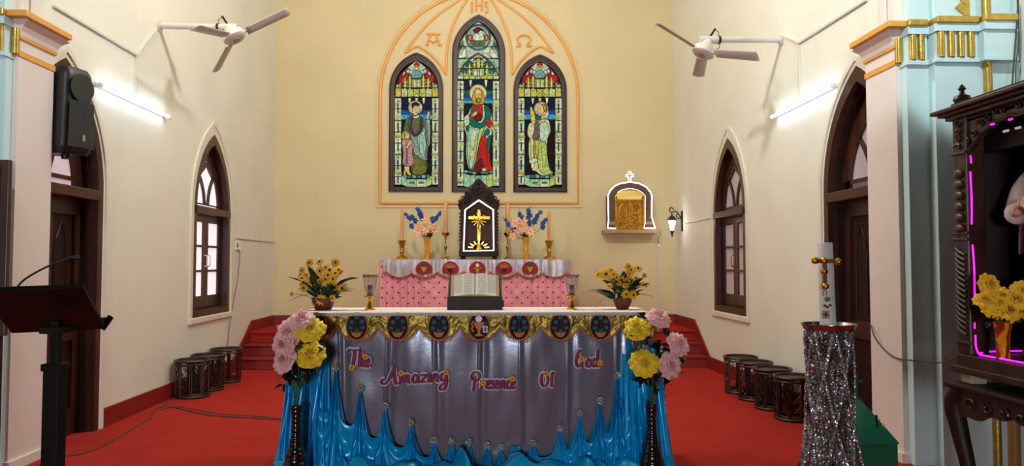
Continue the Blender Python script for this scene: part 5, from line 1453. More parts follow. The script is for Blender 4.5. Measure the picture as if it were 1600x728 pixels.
daisies(972.5, 0, [(.036, 0), (.045, .006), (.062, .04), (.075, .075), (.078, .082), (.072, .082), (.06, .05)], crop_r, FR,
        [(580, 440, 285, 285, 'l'), (580, 450, 365, 480, 'l'), (790, 460, 990, 385, 'l'), (760, 430, 870, 240, 'b'), (650, 420, 600, 200, 'b'), (690, 420, 690, 190, 'b'), (780, 430, 940, 290, 'b'), (600, 430, 520, 330, 'b'), (560, 330, 455, 130, 'l')],
        'loose bouquet of yellow dark-eyed daisies at the paschal candle end of the altar', 2)

# ---------------------------------------------------------------- black floor vases with roses
M_BVASE = mat('black_glazed_ribbed', (16, 12, 13), 0.22, var=0.3, vscale=30, coat=0.4)
def floor_vase(px, ptop, label_v, label_b, roses, leaves, seed):
    VYF = 4.78
    c = at(px, ptop, VYF); H = c.z
    loc = Vector((c.x, VYF, 0))
    v = thing('floor_vase', label_v, 'vase', loc)
    S = VYF / FPX
    prof = []
    for i in range(75):
        k = i / 74
        base = [(0, 17), (.10, 19.5), (.2, 20.5), (.3, 19.5), (.42, 15), (.55, 10), (.7, 7.6), (.85, 7.2), (1, 8.8)]
        for (a, ra), (b, rb) in zip(base[:-1], base[1:]):
            if a <= k <= b + 1e-6:
                t_ = (k - a) / (b - a); r = ra + (rb - ra) * (t_ * t_ * (3 - 2 * t_)); break
        prof.append(((r + .55 * math.sin(i * PI * .5)) * S, H * k))
    prof.append((6.5 * S, H)); prof.append((6 * S, H - .05))
    obj('vase_body', MB().lathe(prof, 28), M_BVASE, v, smooth=True, angle=60)
    b = thing('rose_bouquet', label_b, 'bouquet', loc + Vector((0, 0, H)))
    o = b.location; rnd = random.Random(seed)
    heads = []
    for k, (rx, ry, kind, s, dx, dz) in enumerate(roses):
        Y = VYF - .03 + rnd.uniform(-.04, .03)
        q = at(rx, ry, Y) - o; heads.append(q)
        st_ = smooth_pts([Vector((rnd.uniform(-.012, .012), rnd.uniform(-.01, .01), -.10)), Vector((q.x * .25, 0, q.z * .35)), Vector((q.x * .7, .02, q.z * .75)), q + Vector((-dx * .03, .03, -.02))], 5)
        obj('stem', MB().tube(st_, .0042, 6), M_STEM, b)
        put('rose', ME['rose_%s%d' % (kind, k % 2)], b, q, (dx, -1, dz), s, rnd.uniform(0, 6))
    for lx0, ly0, lx1, ly1 in leaves:
        Y = VYF - .01 + rnd.uniform(-.03, .05)
        a, e = at(lx0, ly0, Y) - o, at(lx1, ly1, Y - .01) - o
        put_leaf('rose_leaf', ME['leaf_rose'], b, a, e, roll=rnd.uniform(-.5, .5), L=.085)
    for k in range(70):
        h = rnd.choice(heads); f = rnd.uniform(.45, .95)
        q = Vector((h.x * f * .9, rnd.uniform(0, .06), h.z * f)) + Vector((rnd.uniform(-.05, .05), 0, rnd.uniform(-.05, .03)))
        a = rnd.uniform(0, 2 * PI)
        e = q + Vector((math.cos(a) * .075, rnd.uniform(-.04, .03), math.sin(a) * .065))
        put_leaf('rose_leaf', ME['leaf_rose'], b, q, e, roll=rnd.uniform(-1, 1), L=.085)
floor_vase(463, 634, 'black ribbed bottle vase on the floor at the lectern end of the altar', 'tall bouquet of pink and yellow roses at the lectern end of the altar',
    [(471, 496, 'pink', .85, -.1, 1.2), (485, 512, 'yellow', .98, .2, .75), (449, 519, 'pink', 1.0, -.25, .35), (441, 538, 'pink', .85, -.35, .1), (485, 551, 'yellow', 1.0, .15, .8), (442, 562, 'pink', .88, -.5, .5)],
    [(450, 590, 437, 575), (452, 600, 424, 603), (446, 600, 441, 612), (470, 575, 490, 590), (478, 560, 500, 575), (465, 530, 480, 535), (465, 540, 470, 560), (470, 600, 458, 590), (480, 580, 478, 600), (455, 575, 470, 590), (468, 520, 476, 540), (462, 560, 478, 565), (452, 580, 437, 590)], 4)
floor_vase(1018, 632, 'black ribbed bottle vase on the floor at the paschal candle end of the altar', 'tall bouquet of yellow and pink roses leaning towards the cane stools',
    [(995, 510, 'yellow', .92, -.2, .8), (1008, 567, 'yellow', .98, -.1, .35), (1030, 494, 'pink', .9, .3, 1.3), (1063, 537, 'pink', .85, .5, .5), (1049, 570, 'pink', .9, .4, .3), (1057, 550, 'pink', .6, .8, -.1)],
    [(1058, 580, 1073, 584), (1050, 545, 1056, 556), (1000, 530, 985, 548), (1010, 540, 990, 545), (1020, 520, 1035, 512), (1015, 590, 995, 602), (1020, 600, 1030, 620), (1030, 560, 1036, 590), (1030, 530, 1026, 560), (1010, 600, 985, 585), (1005, 525, 985, 520), (1020, 545, 1030, 530)], 6)
# ================================================================== wall fittings
M_TUBE = mat('fluorescent_tube', (214, 238, 255), 0.4, emit=13.0)
def tube_light(sx, y0, y1, z, label):
    X = sx * (W - .055)
    r = thing('tube_light', label, 'tube light', (sx * W, (y0 + y1) / 2, z))
    wobj('batten', MB().box((min(sx * W, sx * (W - .03)), y0 - .02, z - .012), (max(sx * W, sx * (W - .03)), y1 + .02, z + .022)), M_WHITE, r, bevel=.004)
    wobj('glowing_tube', MB().tube([(X, y0 + .03, z - .004), (X, y1 - .03, z - .004)], .014, 12), M_TUBE, r, smooth=True)
    for y in (y0, y1):
        wobj('lamp_holder', MB().box((min(X - .016, X + .016), y - .02, z - .022), (max(X - .016, X + .016) + 0, y + .02, z + .016)), M_WHITE, r, bevel=.004)
        wobj('holder_arm', MB().box((min(sx * (W - .03), X), y - .012, z - .012), (max(sx * (W - .03), X), y + .012, z + .012)), M_WHITE, r)
tube_light(-1, 6.44, 7.82, 2.99, 'glowing fluorescent tube on the wall above the loudspeaker door')
tube_light(1, 6.30, 7.70, 3.01, 'glowing fluorescent tube on the wall above the cane stools')
def conduit(sx, pts, label, r=.011):
    X = sx * (W - r - .002)
    m = MB()
    for a, b in zip(pts[:-1], pts[1:]): m.bar((X, a[0], a[1]), (X, b[0], b[1]), r * 2, r * 1.6)
    solo('conduit', m, M_CONDUIT, label, 'conduit')
conduit(-1, [(5.80, 3.455), (7.175, 3.46), (7.59, 3.85)], 'white conduit rising over the loudspeaker door to the fan bracket')
conduit(-1, [(7.175, 3.45), (7.16, 3.02)], 'short upright conduit feeding the tube light beside the loudspeaker')
conduit(1, [(5.80, 3.59), (7.085, 3.625), (7.44, 3.80)], 'white conduit rising to the fan bracket above the stools')
conduit(1, [(7.085, 3.615), (7.07, 3.03)], 'short upright conduit feeding the tube light above the stools')
conduit(-1, [(10.09, 1.79), (11.90, 1.785)], 'thin white conduit running level from the wall socket to the corner', .008)
conduit(-1, [(11.87, 1.78), (11.87, PH + .16)], 'thin upright conduit in the corner above the platform skirting', .008)
conduit(1, [(9.88, 2.07), (11.40, 2.07)], 'thin wire run between the lantern and the mauve window', .006)

# bracket fans
M_FAN = mat('fan_white_enamel', (206, 200, 196), 0.4, var=0.05, vscale=8)
M_FANB = mat('fan_blade', (186, 176, 170), 0.4, var=0.05, vscale=8)
def fan(sx, yw, zw, xe, hub, e1, e2, label):
    e1 = Vector(e1).normalized(); e2 = Vector(e2); e2 = (e2 - e1 * e2.dot(e1)).normalized()
    n = e1.cross(e2)
    if n.z > 0: n = -n
    hub = Vector(hub)
    r = thing('bracket_fan', label, 'fan', (sx * W, yw, zw))
    wobj('pole', MB().tube([(sx * W, yw, zw), (xe - sx * -.0, yw, zw - .01)], .032, 14), M_FAN, r, smooth=True)
    wobj('wall_flange', MB().tube([(sx * W, yw, zw), (sx * (W - .02), yw, zw)], .055, 14), M_FAN, r, smooth=True)
    tip = Vector((xe, yw, zw - .01))
    wobj('pole_sleeve', MB().tube([tip + Vector((sx * .17, 0, 0)), tip - Vector((sx * .02, 0, 0))], .040, 14), M_FAN, r, smooth=True)
    wobj('clamp', MB().tube([tip + Vector((sx * .165, 0, -.0)), tip + Vector((sx * .19, 0, 0))], .044, 12), M_BLACK, r, smooth=True)
    wobj('hook', MB().bar(tip + Vector((sx * .08, 0, .03)), tip + Vector((sx * .14, 0, .12)), .012, .02), M_WOODD, r)
    wobj('hook_wire', MB().tube(smooth_pts([tip + Vector((sx * .14, 0, .11)), tip + Vector((sx * .17, -.02, .07)), tip + Vector((sx * .16, -.02, .02))], 4), .004, 5), M_WIRE, r)
    top = hub - n * .13
    wobj('down_rod', MB().tube([tip + Vector((sx * .05, 0, -.02)), top], .018, 10), M_FAN, r, smooth=True)
    wobj('loop_wire', MB().tube(smooth_pts([tip + Vector((sx * .17, -.03, -.03)), tip + Vector((sx * .16, -.05, -.10)), tip + Vector((sx * .09, -.05, -.11)), top], 4), .005, 5), M_WIRE, r)
    M = Matrix.Translation(hub) @ frame_to(n)      # local +Z points down out of the fan
    wobj('canopy', MB().lathe([(.02, -.15), (.035, -.13), (.075, -.075), (.08, -.05)], 18).xf(M), M_FAN, r, smooth=True)
    wobj('motor', MB().lathe([(.05, -.055), (.105, -.05), (.118, -.03), (.118, .012), (.10, .03), (.06, .034)], 24).xf(M), M_FAN, r, smooth=True)
    wobj('motor_cap', MB().lathe([(.05, .03), (.042, .044), (.01, .05)], 16).xf(M), mat('fan_badge', (176, 150, 136), .4, var=.3, vscale=40), r, smooth=True)
    for k in range(3):
        a = 2 * PI * k / 3
        d = e1 * math.cos(a) + e2 * math.sin(a); sd = n.cross(d).normalized()
        arm = MB().bar(hub + d * .09, hub + d * .17, .03, .006, up=n)
        bl = wobj('blade', MB().grid(lambda u, v: hub + d * (.14 + .48 * v - .02 * (abs(u - .5) * 2) ** 3 * (v > .9)) + sd * ((u - .5) * (.115 + .015 * v)) + n * (.012 - .030 * (u - .5) - .012 * (u - .5) ** 2 * 4), 8, 10), M_FANB, r, smooth=True, angle=180)
        sm = bl.modifiers.new('thickness', 'SOLIDIFY'); sm.thickness = .004
        wobj('blade_iron', arm, M_FAN, r)
fan(-1, 7.66, 3.905, -2.46, at(366, 58, 7.5), (.835, .196, .514), (.154, -.98, .123), 'white bracket fan with splayed blades above the daylit window')
fan(1, 7.52, 3.79, 2.40, at(1099, 82, 7.4), (.675, -.69, -.26), (-.616, -.722, .315), 'white bracket fan with splayed blades above the mauve window')

# loudspeaker
sp = thing('loudspeaker', 'black moulded loudspeaker fixed high beside the pier', 'loudspeaker', (-3.17, 5.895, 2.30), PI * .40)
def cab(u, v):
    a = 2 * PI * u
    hw_, hd = .15, .135
    c, s = math.cos(a), math.sin(a)
    k = (abs(c) ** 5 + abs(s) ** 5) ** (-1 / 5)
    e = 1 - .18 * max(0, (abs(v - .5) * 2 - .8) / .2) ** 2
    tp = 1 - .10 * v
    return (hw_ * k * c * e * tp, hd * k * s * e, .68 * v)
obj('cabinet', MB().grid(cab, 40, 20, closeu=True).add([(0, 0, .02)], []), M_BLACK, sp, smooth=True, angle=50)
obj('cabinet_cap', MB().lathe([(.125, 0), (.12, -.012)], 24, (0, 0, .012)).lathe([(.115, .66), (.09, .69), (.03, .70)], 24), M_BLACK, sp, smooth=True)
obj('grille', MB().grid(lambda u, v: ((u - .5) * .25 * (1 - .1 * v), -.153 - .02 * math.sin(PI * u) , .05 + .36 * v), 10, 10), mat('speaker_grille', (26, 26, 28), .6, var=.3, vscale=300, bump=.6, bscale=500), sp, smooth=True)
obj('horn', MB().lathe([(.11, 0), (.085, .03), (.04, .06), (.02, .06)], 20).xf(Matrix.Translation((0, -.155, .52)) @ Matrix.Rotation(-PI / 2, 4, 'X')), M_BLACK, sp, smooth=True)
obj('badge', MB().box((-.012, -.178, .10), (.012, -.168, .15)), mat('silver_badge', (150, 150, 152), .3, metal=.8), sp)
obj('pier_bracket', MB().box((-.17, -.03, .3), (-.12, .03, .36)), M_BLACK, sp)
obj('pole_socket', MB().lathe([(.03, -.03), (.03, .0)], 12), M_BLACK, sp, smooth=True)

# socket with dangling flex
so = thing('wall_socket', 'white switched wall socket beside the daylit window', 'socket', (-W, 10.17, 1.63))
p = MB().box((-W, 10.09, 1.63), (-W + .02, 10.25, 1.75))
wobj('plate', p, M_WHITE, so, bevel=.004)
wobj('switch', MB().box((-W + .02, 10.19, 1.685), (-W + .03, 10.225, 1.73)), M_WHITE, so)
wobj('socket_hole', MB().box((-W + .02, 10.11, 1.66), (-W + .022, 10.16, 1.72)), M_BLACK, so)
wobj('plug', MB().box((-W + .02, 10.20, 1.64), (-W + .05, 10.235, 1.67)), M_WHITE, so, bevel=.004)
pts = [atx(x, y, -W + .02) for x, y in ((373.5, 390), (375, 398), (373, 420), (371, 440), (366, 465), (362, 490), (358, 515), (355, 540))] + [Vector((-W + .03, 9.5, .2)), Vector((-W + .03, 9.44, .02))]
solo('power_flex', MB().tube(smooth_pts(pts, 4), .0045, 5), M_WIRE, 'thin dark flex dangling from the wall socket to the stools', 'cable')
# cable across the carpet
cb = [(62, 726), (95, 713.5), (125, 709), (150, 701), (172, 690), (196, 676), (222, 661), (236, 652), (238, 644), (246, 637), (262, 635), (280, 638), (300, 643), (330, 648.5), (380, 652), (452, 656)]
solo('floor_cable', MB().tube(smooth_pts([atz(x, y, .006) for x, y in cb], 4), .006, 6), M_WIRE, 'grey cable snaking across the red carpet from lectern to altar', 'cable')
cb = [(252, 640), (275, 635), (300, 639), (340, 646), (400, 650), (452, 655)]
solo('floor_cable', MB().tube(smooth_pts([atz(x, y, .006) for x, y in cb], 4), .004, 6), M_WIRE, 'thinner black cable beside the three cane stools', 'cable')

# ================================================================== gilt tabernacle on its shelf
M_TABW = mat('tabernacle_brown_panel', (96, 66, 58), 0.5, rgb2=(76, 50, 46), vscale=8)
M_GILT = mat('gilt_sheet', (214, 156, 58), 0.28, metal=0.85, rgb2=(128, 80, 22), vscale=34, bump=1.0, bscale=34)
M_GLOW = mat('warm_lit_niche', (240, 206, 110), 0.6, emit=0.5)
TY = YB - .22
def T(u, v): return (935 + u / 6.62, 260 + v / 6.62)
def T2(u, v, Y): 
    p_ = at(*T(u, v), Y); return (p_.x, p_.z)
sh = at(*T(50, 655), TY); sh2 = at(*T(612, 680), TY)
solo('wall_shelf', MB().box((sh.x, TY - .03, sh2.z - .02), (sh2.x, YB, sh.z)), mat('tan_shelf', (186, 148, 104), .5, rgb2=(160, 122, 84), vscale=10, stretch=(.2, 1, 1)), 'tan wooden wall shelf under the gilt tabernacle', 'shelf', bevel=.006)
tb = thing('tabernacle', 'arched brown tabernacle with gilt doors and white light outline', 'tabernacle', ((sh.x + sh2.x) / 2, TY + .1, sh.z))
outl = [(95, 640), (100, 590), (105, 560), (100, 300), (120, 255), (165, 205), (220, 178), (325, 160), (420, 175), (490, 210), (535, 260), (552, 300), (550, 520), (570, 580), (588, 640)]
inn = [(172, 640), (172, 305), (200, 270), (250, 242), (325, 230), (400, 242), (455, 275), (480, 305), (480, 640)]
loop = outl + list(reversed(inn))
wobj('surround', MB().plate([T2(u, v, TY) for u, v in loop], [], TY, TY + .06), M_TABW, tb)
for xx in ((100, 172), (484, 575)):
    a, b = T2(xx[0], 600, TY), T2(xx[1], 572, TY)
    wobj('base_band', MB().box((a[0], TY - .012, a[1]), (b[0], TY, b[1])), mat('tan_band', (170, 130, 100), .5, var=.1), tb)
a, b = T2(165, 640, TY), T2(485, 240, TY)
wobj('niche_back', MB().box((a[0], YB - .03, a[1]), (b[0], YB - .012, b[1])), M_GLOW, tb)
a, b = T2(100, 640, TY), T2(550, 300, TY)
for q in ((a[0], a[0] + .04), (b[0] - .04, b[0])): wobj('side', MB().box((q[0], TY + .05, a[1]), (q[1], YB - .01, b[1])), M_TABW, tb)
a, b = T2(172, 645, TY - .01), T2(480, 340, TY - .01)
wobj('door_frame', MB().plate([(a[0], a[1]), (b[0], a[1]), (b[0], b[1]), (a[0], b[1])], [[(a[0] + .035, a[1] + .04), (b[0] - .035, a[1] + .04), (b[0] - .035, b[1] - .03), (a[0] + .035, b[1] - .03)]], TY - .012, TY + .05), M_GILT, tb, bevel=.003)
mid = (a[0] + b[0]) / 2
for s in (-1, 1):
    x0, x1 = (a[0] + .038, mid - .004) if s < 0 else (mid + .004, b[0] - .038)
    dr = wobj('gilt_door', MB().box((x0, TY - .004, a[1] + .042), (x1, TY + .03, b[1] - .032)), M_GILT, tb, bevel=.003)
    xm, zm = (x0 + x1) / 2, (a[1] + b[1]) / 2
    wobj('door_border', MB().tube([(x0 + .015, TY - .008, a[1] + .06), (x1 - .015, TY - .008, a[1] + .06), (x1 - .015, TY - .008, b[1] - .05), (x0 + .015, TY - .008, b[1] - .05)], .005, 5, closed=True), M_GILT, dr)
    for k in range(5):
        P = [(xm + .05 * (1 - i / 16) * math.cos(s * (i * .55 + k)), TY - .010, zm + .12 - .06 * k + .03 * (1 - i / 16) * math.sin(i * .55 + k)) for i in range(14)]
        wobj('chased_scroll', MB().tube(P, .009, 5), M_GILT, dr, smooth=True)
for u in (190, 460):
    q = at(*T(u, 325), TY - .01); wobj('finial', MB().lathe([(.018, 0), (.012, .015), (.018, .03), (.004, .05)], 10, (q.x, TY + .02, T2(u, 340, TY)[1])), M_GILT, tb, smooth=True)
ledp = [at(*T(u, v), TY - .012) for u, v in outl]
wobj('light_rope', MB().tube(ledp, .0095, 7), M_LED, tb, smooth=True)
wobj('light_rope', MB().tube([at(*T(u, v), TY - .012) for u, v in [(470, 640), (482, 590), (484, 305), (455, 272), (400, 240), (325, 227), (250, 240), (200, 268)]], .004, 7), M_LED, tb, smooth=True)
for seg in ([(95, 640), (180, 642)], [(475, 640), (588, 641)]):
    wobj('light_rope', MB().tube([at(*T(u, v), TY - .012) for u, v in seg], .010, 7), M_LED, tb, smooth=True)
cx_ = [(310, 158), (310, 108), (285, 106), (285, 86), (310, 82), (312, 55), (335, 55), (338, 82), (362, 82), (366, 106), (338, 108), (338, 158)]
wobj('cross', MB().plate([T2(u, v, TY) for u, v in cx_], [], TY - .005, TY + .02), mat('cross_backing', (190, 170, 160), .5, var=.1), tb)
wobj('light_rope', MB().tube([at(*T(u, v), TY - .014) for u, v in cx_], .0065, 7), M_LED, tb, smooth=True)
q0 = at(1026, 365, YB - .012); q1 = at(1026, 490, YB - .012)
solo('conduit', MB().box((q0.x - .008, YB - .016, PH + .16), (q0.x + .008, YB, q0.z)), M_CONDUIT, 'thin upright conduit below the gilt tabernacle', 'conduit')
s0 = at(1029, 382, YB)
sw = thing('cord_switch', 'small white switch dangling on a cord below the tabernacle shelf', 'switch', (s0.x, YB - .02, s0.z - .06))
wobj('switch_body', MB().box((s0.x - .018, YB - .03, s0.z - .05), (s0.x + .018, YB - .004, s0.z + .02)), M_WHITE, sw, bevel=.005)
wobj('cord', MB().tube(smooth_pts([(s0.x + .004, YB - .014, s0.z + .02), (s0.x - .02, YB - .014, s0.z + .1), (s0.x + .03, YB - .014, s0.z + .16), (s0.x + .02, YB - .014, s0.z + .235)], 4), .004, 5), M_WIRE, sw)

# wall lantern
ly, lz = 11.46, 2.10
ln = thing('wall_lantern', 'black scrolled wall lantern with lit white glass near the corner', 'lantern', (W, ly, lz - .1))
wobj('wall_plate', MB().box((W - .02, ly - .03, lz - .15), (W, ly + .03, lz + .17)), M_WOODD, ln, bevel=.004)
xl_ = at(1050, 345, ly).x
wobj('scroll_arm', MB().tube(smooth_pts([(W - .01, ly, lz + .02), (W - .07, ly, lz + .13), (xl_ + .06, ly, lz + .165), (xl_ - .01, ly, lz + .15), (xl_ - .04, ly, lz + .19), (xl_ - .005, ly, lz + .225), (xl_ + .03, ly, lz + .19)], 5), .009, 6), M_BLACK, ln, smooth=True)
wobj('scroll_arm', MB().tube(smooth_pts([(W - .01, ly, lz + .10), (W - .06, ly, lz + .05), (W - .10, ly, lz + .09), (W - .08, ly, lz + .13)], 5), .008, 6), M_BLACK, ln, smooth=True)
wobj('lantern_cap', MB().lathe([(.085, .03), (.08, .04), (.04, .09), (.012, .11), (.008, .15)], 6, (xl_, ly, lz - .01)), M_BLACK, ln)
M_LAMP = mat('lantern_glass', (236, 244, 255), .4, emit=2.6)
wobj('lantern_glass', MB().lathe([(.03, -.13), (.066, .028)], 6, (xl_, ly, lz - .01)), M_LAMP, ln)
for k in range(6):
    a = 2 * PI * k / 6
    wobj('lantern_rib', MB().tube([(xl_ + .031 * math.cos(a), ly + .031 * math.sin(a), lz - .14), (xl_ + .068 * math.cos(a), ly + .068 * math.sin(a), lz + .02)], .005, 5), M_BLACK, ln)
wobj('lantern_tip', MB().lathe([(.006, -.23), (.02, -.17), (.034, -.14), (.03, -.13)], 8, (xl_, ly, lz - .01)), M_BLACK, ln, smooth=True)
lampd = bpy.data.lights.new('lantern_bulb', 'POINT'); lampd.energy = 2.5; lampd.color = (1, .93, .78); lampd.shadow_soft_size = .06
lampo = bpy.data.objects.new('lantern_bulb', lampd); lampo.location = (xl_ - .10, ly - .10, lz); COL.objects.link(lampo)

# ================================================================== cane drum stools
M_CANE = mat('dark_cane', (50, 27, 18), 0.4, rgb2=(28, 14, 10), vscale=18, bump=.3, bscale=60)
def make_stool():
    r = thing('drum_stool', 'x', 'stool')
    R, H = .178, .41
    def ring(z, rad, th): return MB().tube([(rad * math.cos(2 * PI * k / 28), rad * math.sin(2 * PI * k / 28), z) for k in range(28)], th, 7, closed=True)
    obj('top_rim', ring(H - .016, R, .016).merge(ring(H - .05, R - .004, .011)), M_CANE, r, smooth=True)
    obj('base_ring', ring(.016, R - .012, .015).merge(ring(.045, R - .016, .008)), M_CANE, r, smooth=True)
    obj('seat', MB().lathe([(.01, H - .034), (R - .014, H - .032), (R - .008, H - .022), (R - .02, H - .022), (.01, H - .026)], 28), M_CANE, r, smooth=True)
    for k in range(9):
        a = 2 * PI * (k + .0) / 9
        for d in (-.06, .06):
            obj('post', MB().tube([((R - .012) * math.cos(a + d), (R - .012) * math.sin(a + d), .02), ((R - .008) * math.cos(a + d), (R - .008) * math.sin(a + d), H - .03)], .0085, 6), M_CANE, r, smooth=True)
    lat = MB()
    for k in range(9):
        a0 = 2 * PI * k / 9 + .09; a1 = 2 * PI * (k + 1) / 9 - .09
        for q in range(3):
            z0, z1 = .05 + .1 * q, .05 + .1 * (q + 1)
            for (s, e) in ((a0, a1), (a1, a0)):
                lat.tube([((R - .016) * math.cos(s), (R - .016) * math.sin(s), z0), ((R - .02) * math.cos((s + e) / 2), (R - .02) * math.sin((s + e) / 2), (z0 + z1) / 2), ((R - .016) * math.cos(e), (R - .016) * math.sin(e), z1)], .0032, 4)
    obj('lattice', lat, M_CANE, r)
    return r
st0 = make_stool(); used = False
spots = [(287, 620, 'closest to the arched door'), (314, 609, 'the middle one'), (348, 596, 'beside the altar steps')]
grp = 'cane stools in the row of three by the socket wall'
for px, py, w_ in spots:
    q = atz(px, py, 0); o = st0 if not used else copy_tree(st0); used = True
    o.location = (-3.035, q.y, 0); o.rotation_euler[2] = px * .37; tag(o, 'dark cane drum stool in the row of three, ' + w_, 'stool', grp)
grp = 'cane stools in the row of four by the paschal candle'
for px, py, w_ in [(1153.7, 613, 'nearest the altar steps'.replace('nearest', 'next to')), (1184, 624, 'second from the altar steps'), (1207, 638, 'third from the altar steps'), (1237, 655, 'beside the glittering candle stand')]:
    q = atz(px, py, 0); o = copy_tree(st0)
    o.location = (3.01, q.y, 0); o.rotation_euler[2] = px * .61
    tag(o, 'dark cane drum stool in the row of four, ' + w_, 'stool', grp)
# ================================================================== lectern
M_LECT = mat('lectern_black_wood', (26, 17, 16), 0.55, rgb2=(15, 10, 10), vscale=10, stretch=(1, 1, .2), spec=.15)
A1, B1 = at(-34, 456, 3.0), at(129, 450, 3.0); C1, D1 = at(163, 514, 3.37), at(18, 521, 3.37)
base = (A1 + B1 + C1 + D1) / 4
le = thing('lectern', 'dark wooden lectern with sloping desk on a single post', 'lectern', (base.x, base.y, 0))
nrm = (B1 - A1).cross(D1 - A1).normalized()
if nrm.z > 0: nrm = -nrm
th = nrm * .02
wobj('desk', MB().add([A1, B1, C1, D1, A1 - th, B1 - th, C1 - th, D1 - th], [(0, 1, 2, 3), (7, 6, 5, 4), (0, 4, 5, 1), (1, 5, 6, 2), (2, 6, 7, 3), (3, 7, 4, 0)]), M_LECT, le, bevel=.003)
ll = MB().tube([D1 - nrm * .03 + (A1 - D1) * .02, C1 - nrm * .03 + (B1 - C1) * .02], .022, 8)
wobj('book_ledge', ll, M_LECT, le, smooth=True)
wobj('book_ledge', MB().tube([C1 - nrm * .0 - (B1 - A1).normalized() * .01, C1 + (B1 - A1).normalized() * .016 - nrm * .06], .014, 7), M_LECT, le)
pb = at(87, 560, base.y)
wobj('neck', MB().box((pb.x - .017, base.y - .017, 1.0), (pb.x + .017, base.y + .017, 1.21)), M_LECT, le, bevel=.004)
wobj('collar', MB().box((pb.x - .040, base.y - .04, 1.0), (pb.x + .040, base.y + .04, 1.03)), M_LECT, le, bevel=.004)
wobj('collar', MB().box((pb.x - .05, base.y - .04, 1.155), (pb.x + .05, base.y + .04, 1.185)), M_LECT, le, bevel=.004)
wobj('post', MB().box((pb.x - .034, base.y - .034, .05), (pb.x + .034, base.y + .034, 1.01)), M_LECT, le, bevel=.006)
wobj('foot', MB().box((pb.x - .22, base.y - .2, 0), (pb.x + .22, base.y + .2, .03)).box((pb.x - .12, base.y - .12, .03), (pb.x + .12, base.y + .12, .06)), M_LECT, le, bevel=.008)
mc = thing('gooseneck_microphone', 'black gooseneck microphone rising from the lectern', 'microphone', at(25, 456, 3.03))
gp = [at(x, y, 3.05) for x, y in ((25, 454), (29, 446), (38, 437), (52, 428), (75, 416), (98, 407), (106, 404))]
wobj('gooseneck', MB().tube(smooth_pts(gp, 5), .0045, 7), M_BLACK, mc, smooth=True)
wobj('capsule', MB().tube([gp[-1], at(110, 403.5, 3.05), at(122, 402, 3.05), at(124, 401.8, 3.05)], [.006, .009, .009, .006], 10), M_BLACK, mc, smooth=True)
wobj('mount', MB().tube([at(24, 457, 3.05), at(27, 449, 3.05)], .013, 8), M_BLACK, mc)
# framed board against the pier
fb = thing('framed_board', 'dark wooden framed board standing against the pier behind the lectern', 'board', (at(-30, 411, 5.1).x, 5.1, .9))
f0, f1 = at(-75, 525, 5.1), at(17, 250, 5.1)
wobj('frame', MB().plate([(f0.x, f0.z), (f1.x, f0.z), (f1.x, f1.z), (f0.x, f1.z)], [[(f0.x + .07, f0.z + .07), (f1.x - .05, f0.z + .07), (f1.x - .05, f1.z - .05), (f0.x + .07, f1.z - .05)]], 5.08, 5.12), M_WOOD, fb, bevel=.004)
wobj('backing', MB().box((f0.x + .06, 5.105, f0.z + .06), (f1.x - .045, 5.118, f1.z - .045)), M_WOODD, fb)
for q_ in (f0.x + .05, f1.x - .08): wobj('leg', MB().box((q_, 5.085, 0), (q_ + .05, 5.118, f0.z)), M_WOODD, fb)

# ================================================================== paschal candle on its glittering stand
PX, PY = at(1295, 508, 4.15).x, 4.15
PZ = at(1295, 512, 4.15).z
def sequin(nm='silver_sequin_cloth', c0=(82, 74, 62), c1=(158, 152, 150)):
    m = bpy.data.materials.new(nm); m.use_nodes = True
    nt = m.node_tree; N = nt.nodes; L = nt.links; b = N['Principled BSDF']
    b.inputs['Metallic'].default_value = .75; b.inputs['Roughness'].default_value = .28
    tc = N.new('ShaderNodeTexCoord'); vo = N.new('ShaderNodeTexVoronoi'); vo.inputs['Scale'].default_value = 150
    L.new(tc.outputs['Object'], vo.inputs['Vector'])
    nz = N.new('ShaderNodeTexNoise'); nz.inputs['Scale'].default_value = 9; L.new(tc.outputs['Object'], nz.inputs['Vector'])
    rp = N.new('ShaderNodeValToRGB'); e = rp.color_ramp.elements
    e[0].position = .38; e[0].color = (*lin(c0), 1); e[1].position = .62; e[1].color = (*lin(c1), 1)
    q = rp.color_ramp.elements.new(.72); q.color = (*lin((150, 96, 108)), 1)
    L.new(nz.outputs['Fac'], rp.inputs[0])
    sp_ = N.new('ShaderNodeSeparateColor'); L.new(vo.outputs['Color'], sp_.inputs[0])
    mx_ = N.new('ShaderNodeMix'); mx_.data_type = 'RGBA'; mx_.blend_type = 'MULTIPLY'; mx_.inputs[0].default_value = .85
    cr_ = N.new('ShaderNodeValToRGB'); cr_.color_ramp.elements[0].color = (.10, .10, .10, 1); cr_.color_ramp.elements[1].color = (1.6, 1.6, 1.7, 1)
    L.new(sp_.outputs[0], cr_.inputs[0]); L.new(rp.outputs[0], mx_.inputs[6]); L.new(cr_.outputs[0], mx_.inputs[7]); L.new(mx_.outputs[2], b.inputs['Base Color'])
    # every sequin tilts its own way
    sub = N.new('ShaderNodeVectorMath'); sub.operation = 'SUBTRACT'; sub.inputs[1].default_value = (.5, .5, .5); L.new(vo.outputs['Color'], sub.inputs[0])
    sc_ = N.new('ShaderNodeVectorMath'); sc_.operation = 'SCALE'; sc_.inputs['Scale'].default_value = 0.8; L.new(sub.outputs[0], sc_.inputs[0])
    ge = N.new('ShaderNodeNewGeometry'); ad = N.new('ShaderNodeVectorMath'); ad.operation = 'ADD'; L.new(ge.outputs['Normal'], ad.inputs[0]); L.new(sc_.outputs[0], ad.inputs[1])
    nn = N.new('ShaderNodeVectorMath'); nn.operation = 'NORMALIZE'; L.new(ad.outputs[0], nn.inputs[0]); L.new(nn.outputs[0], b.inputs['Normal'])
    return m
M_SEQ = sequin()
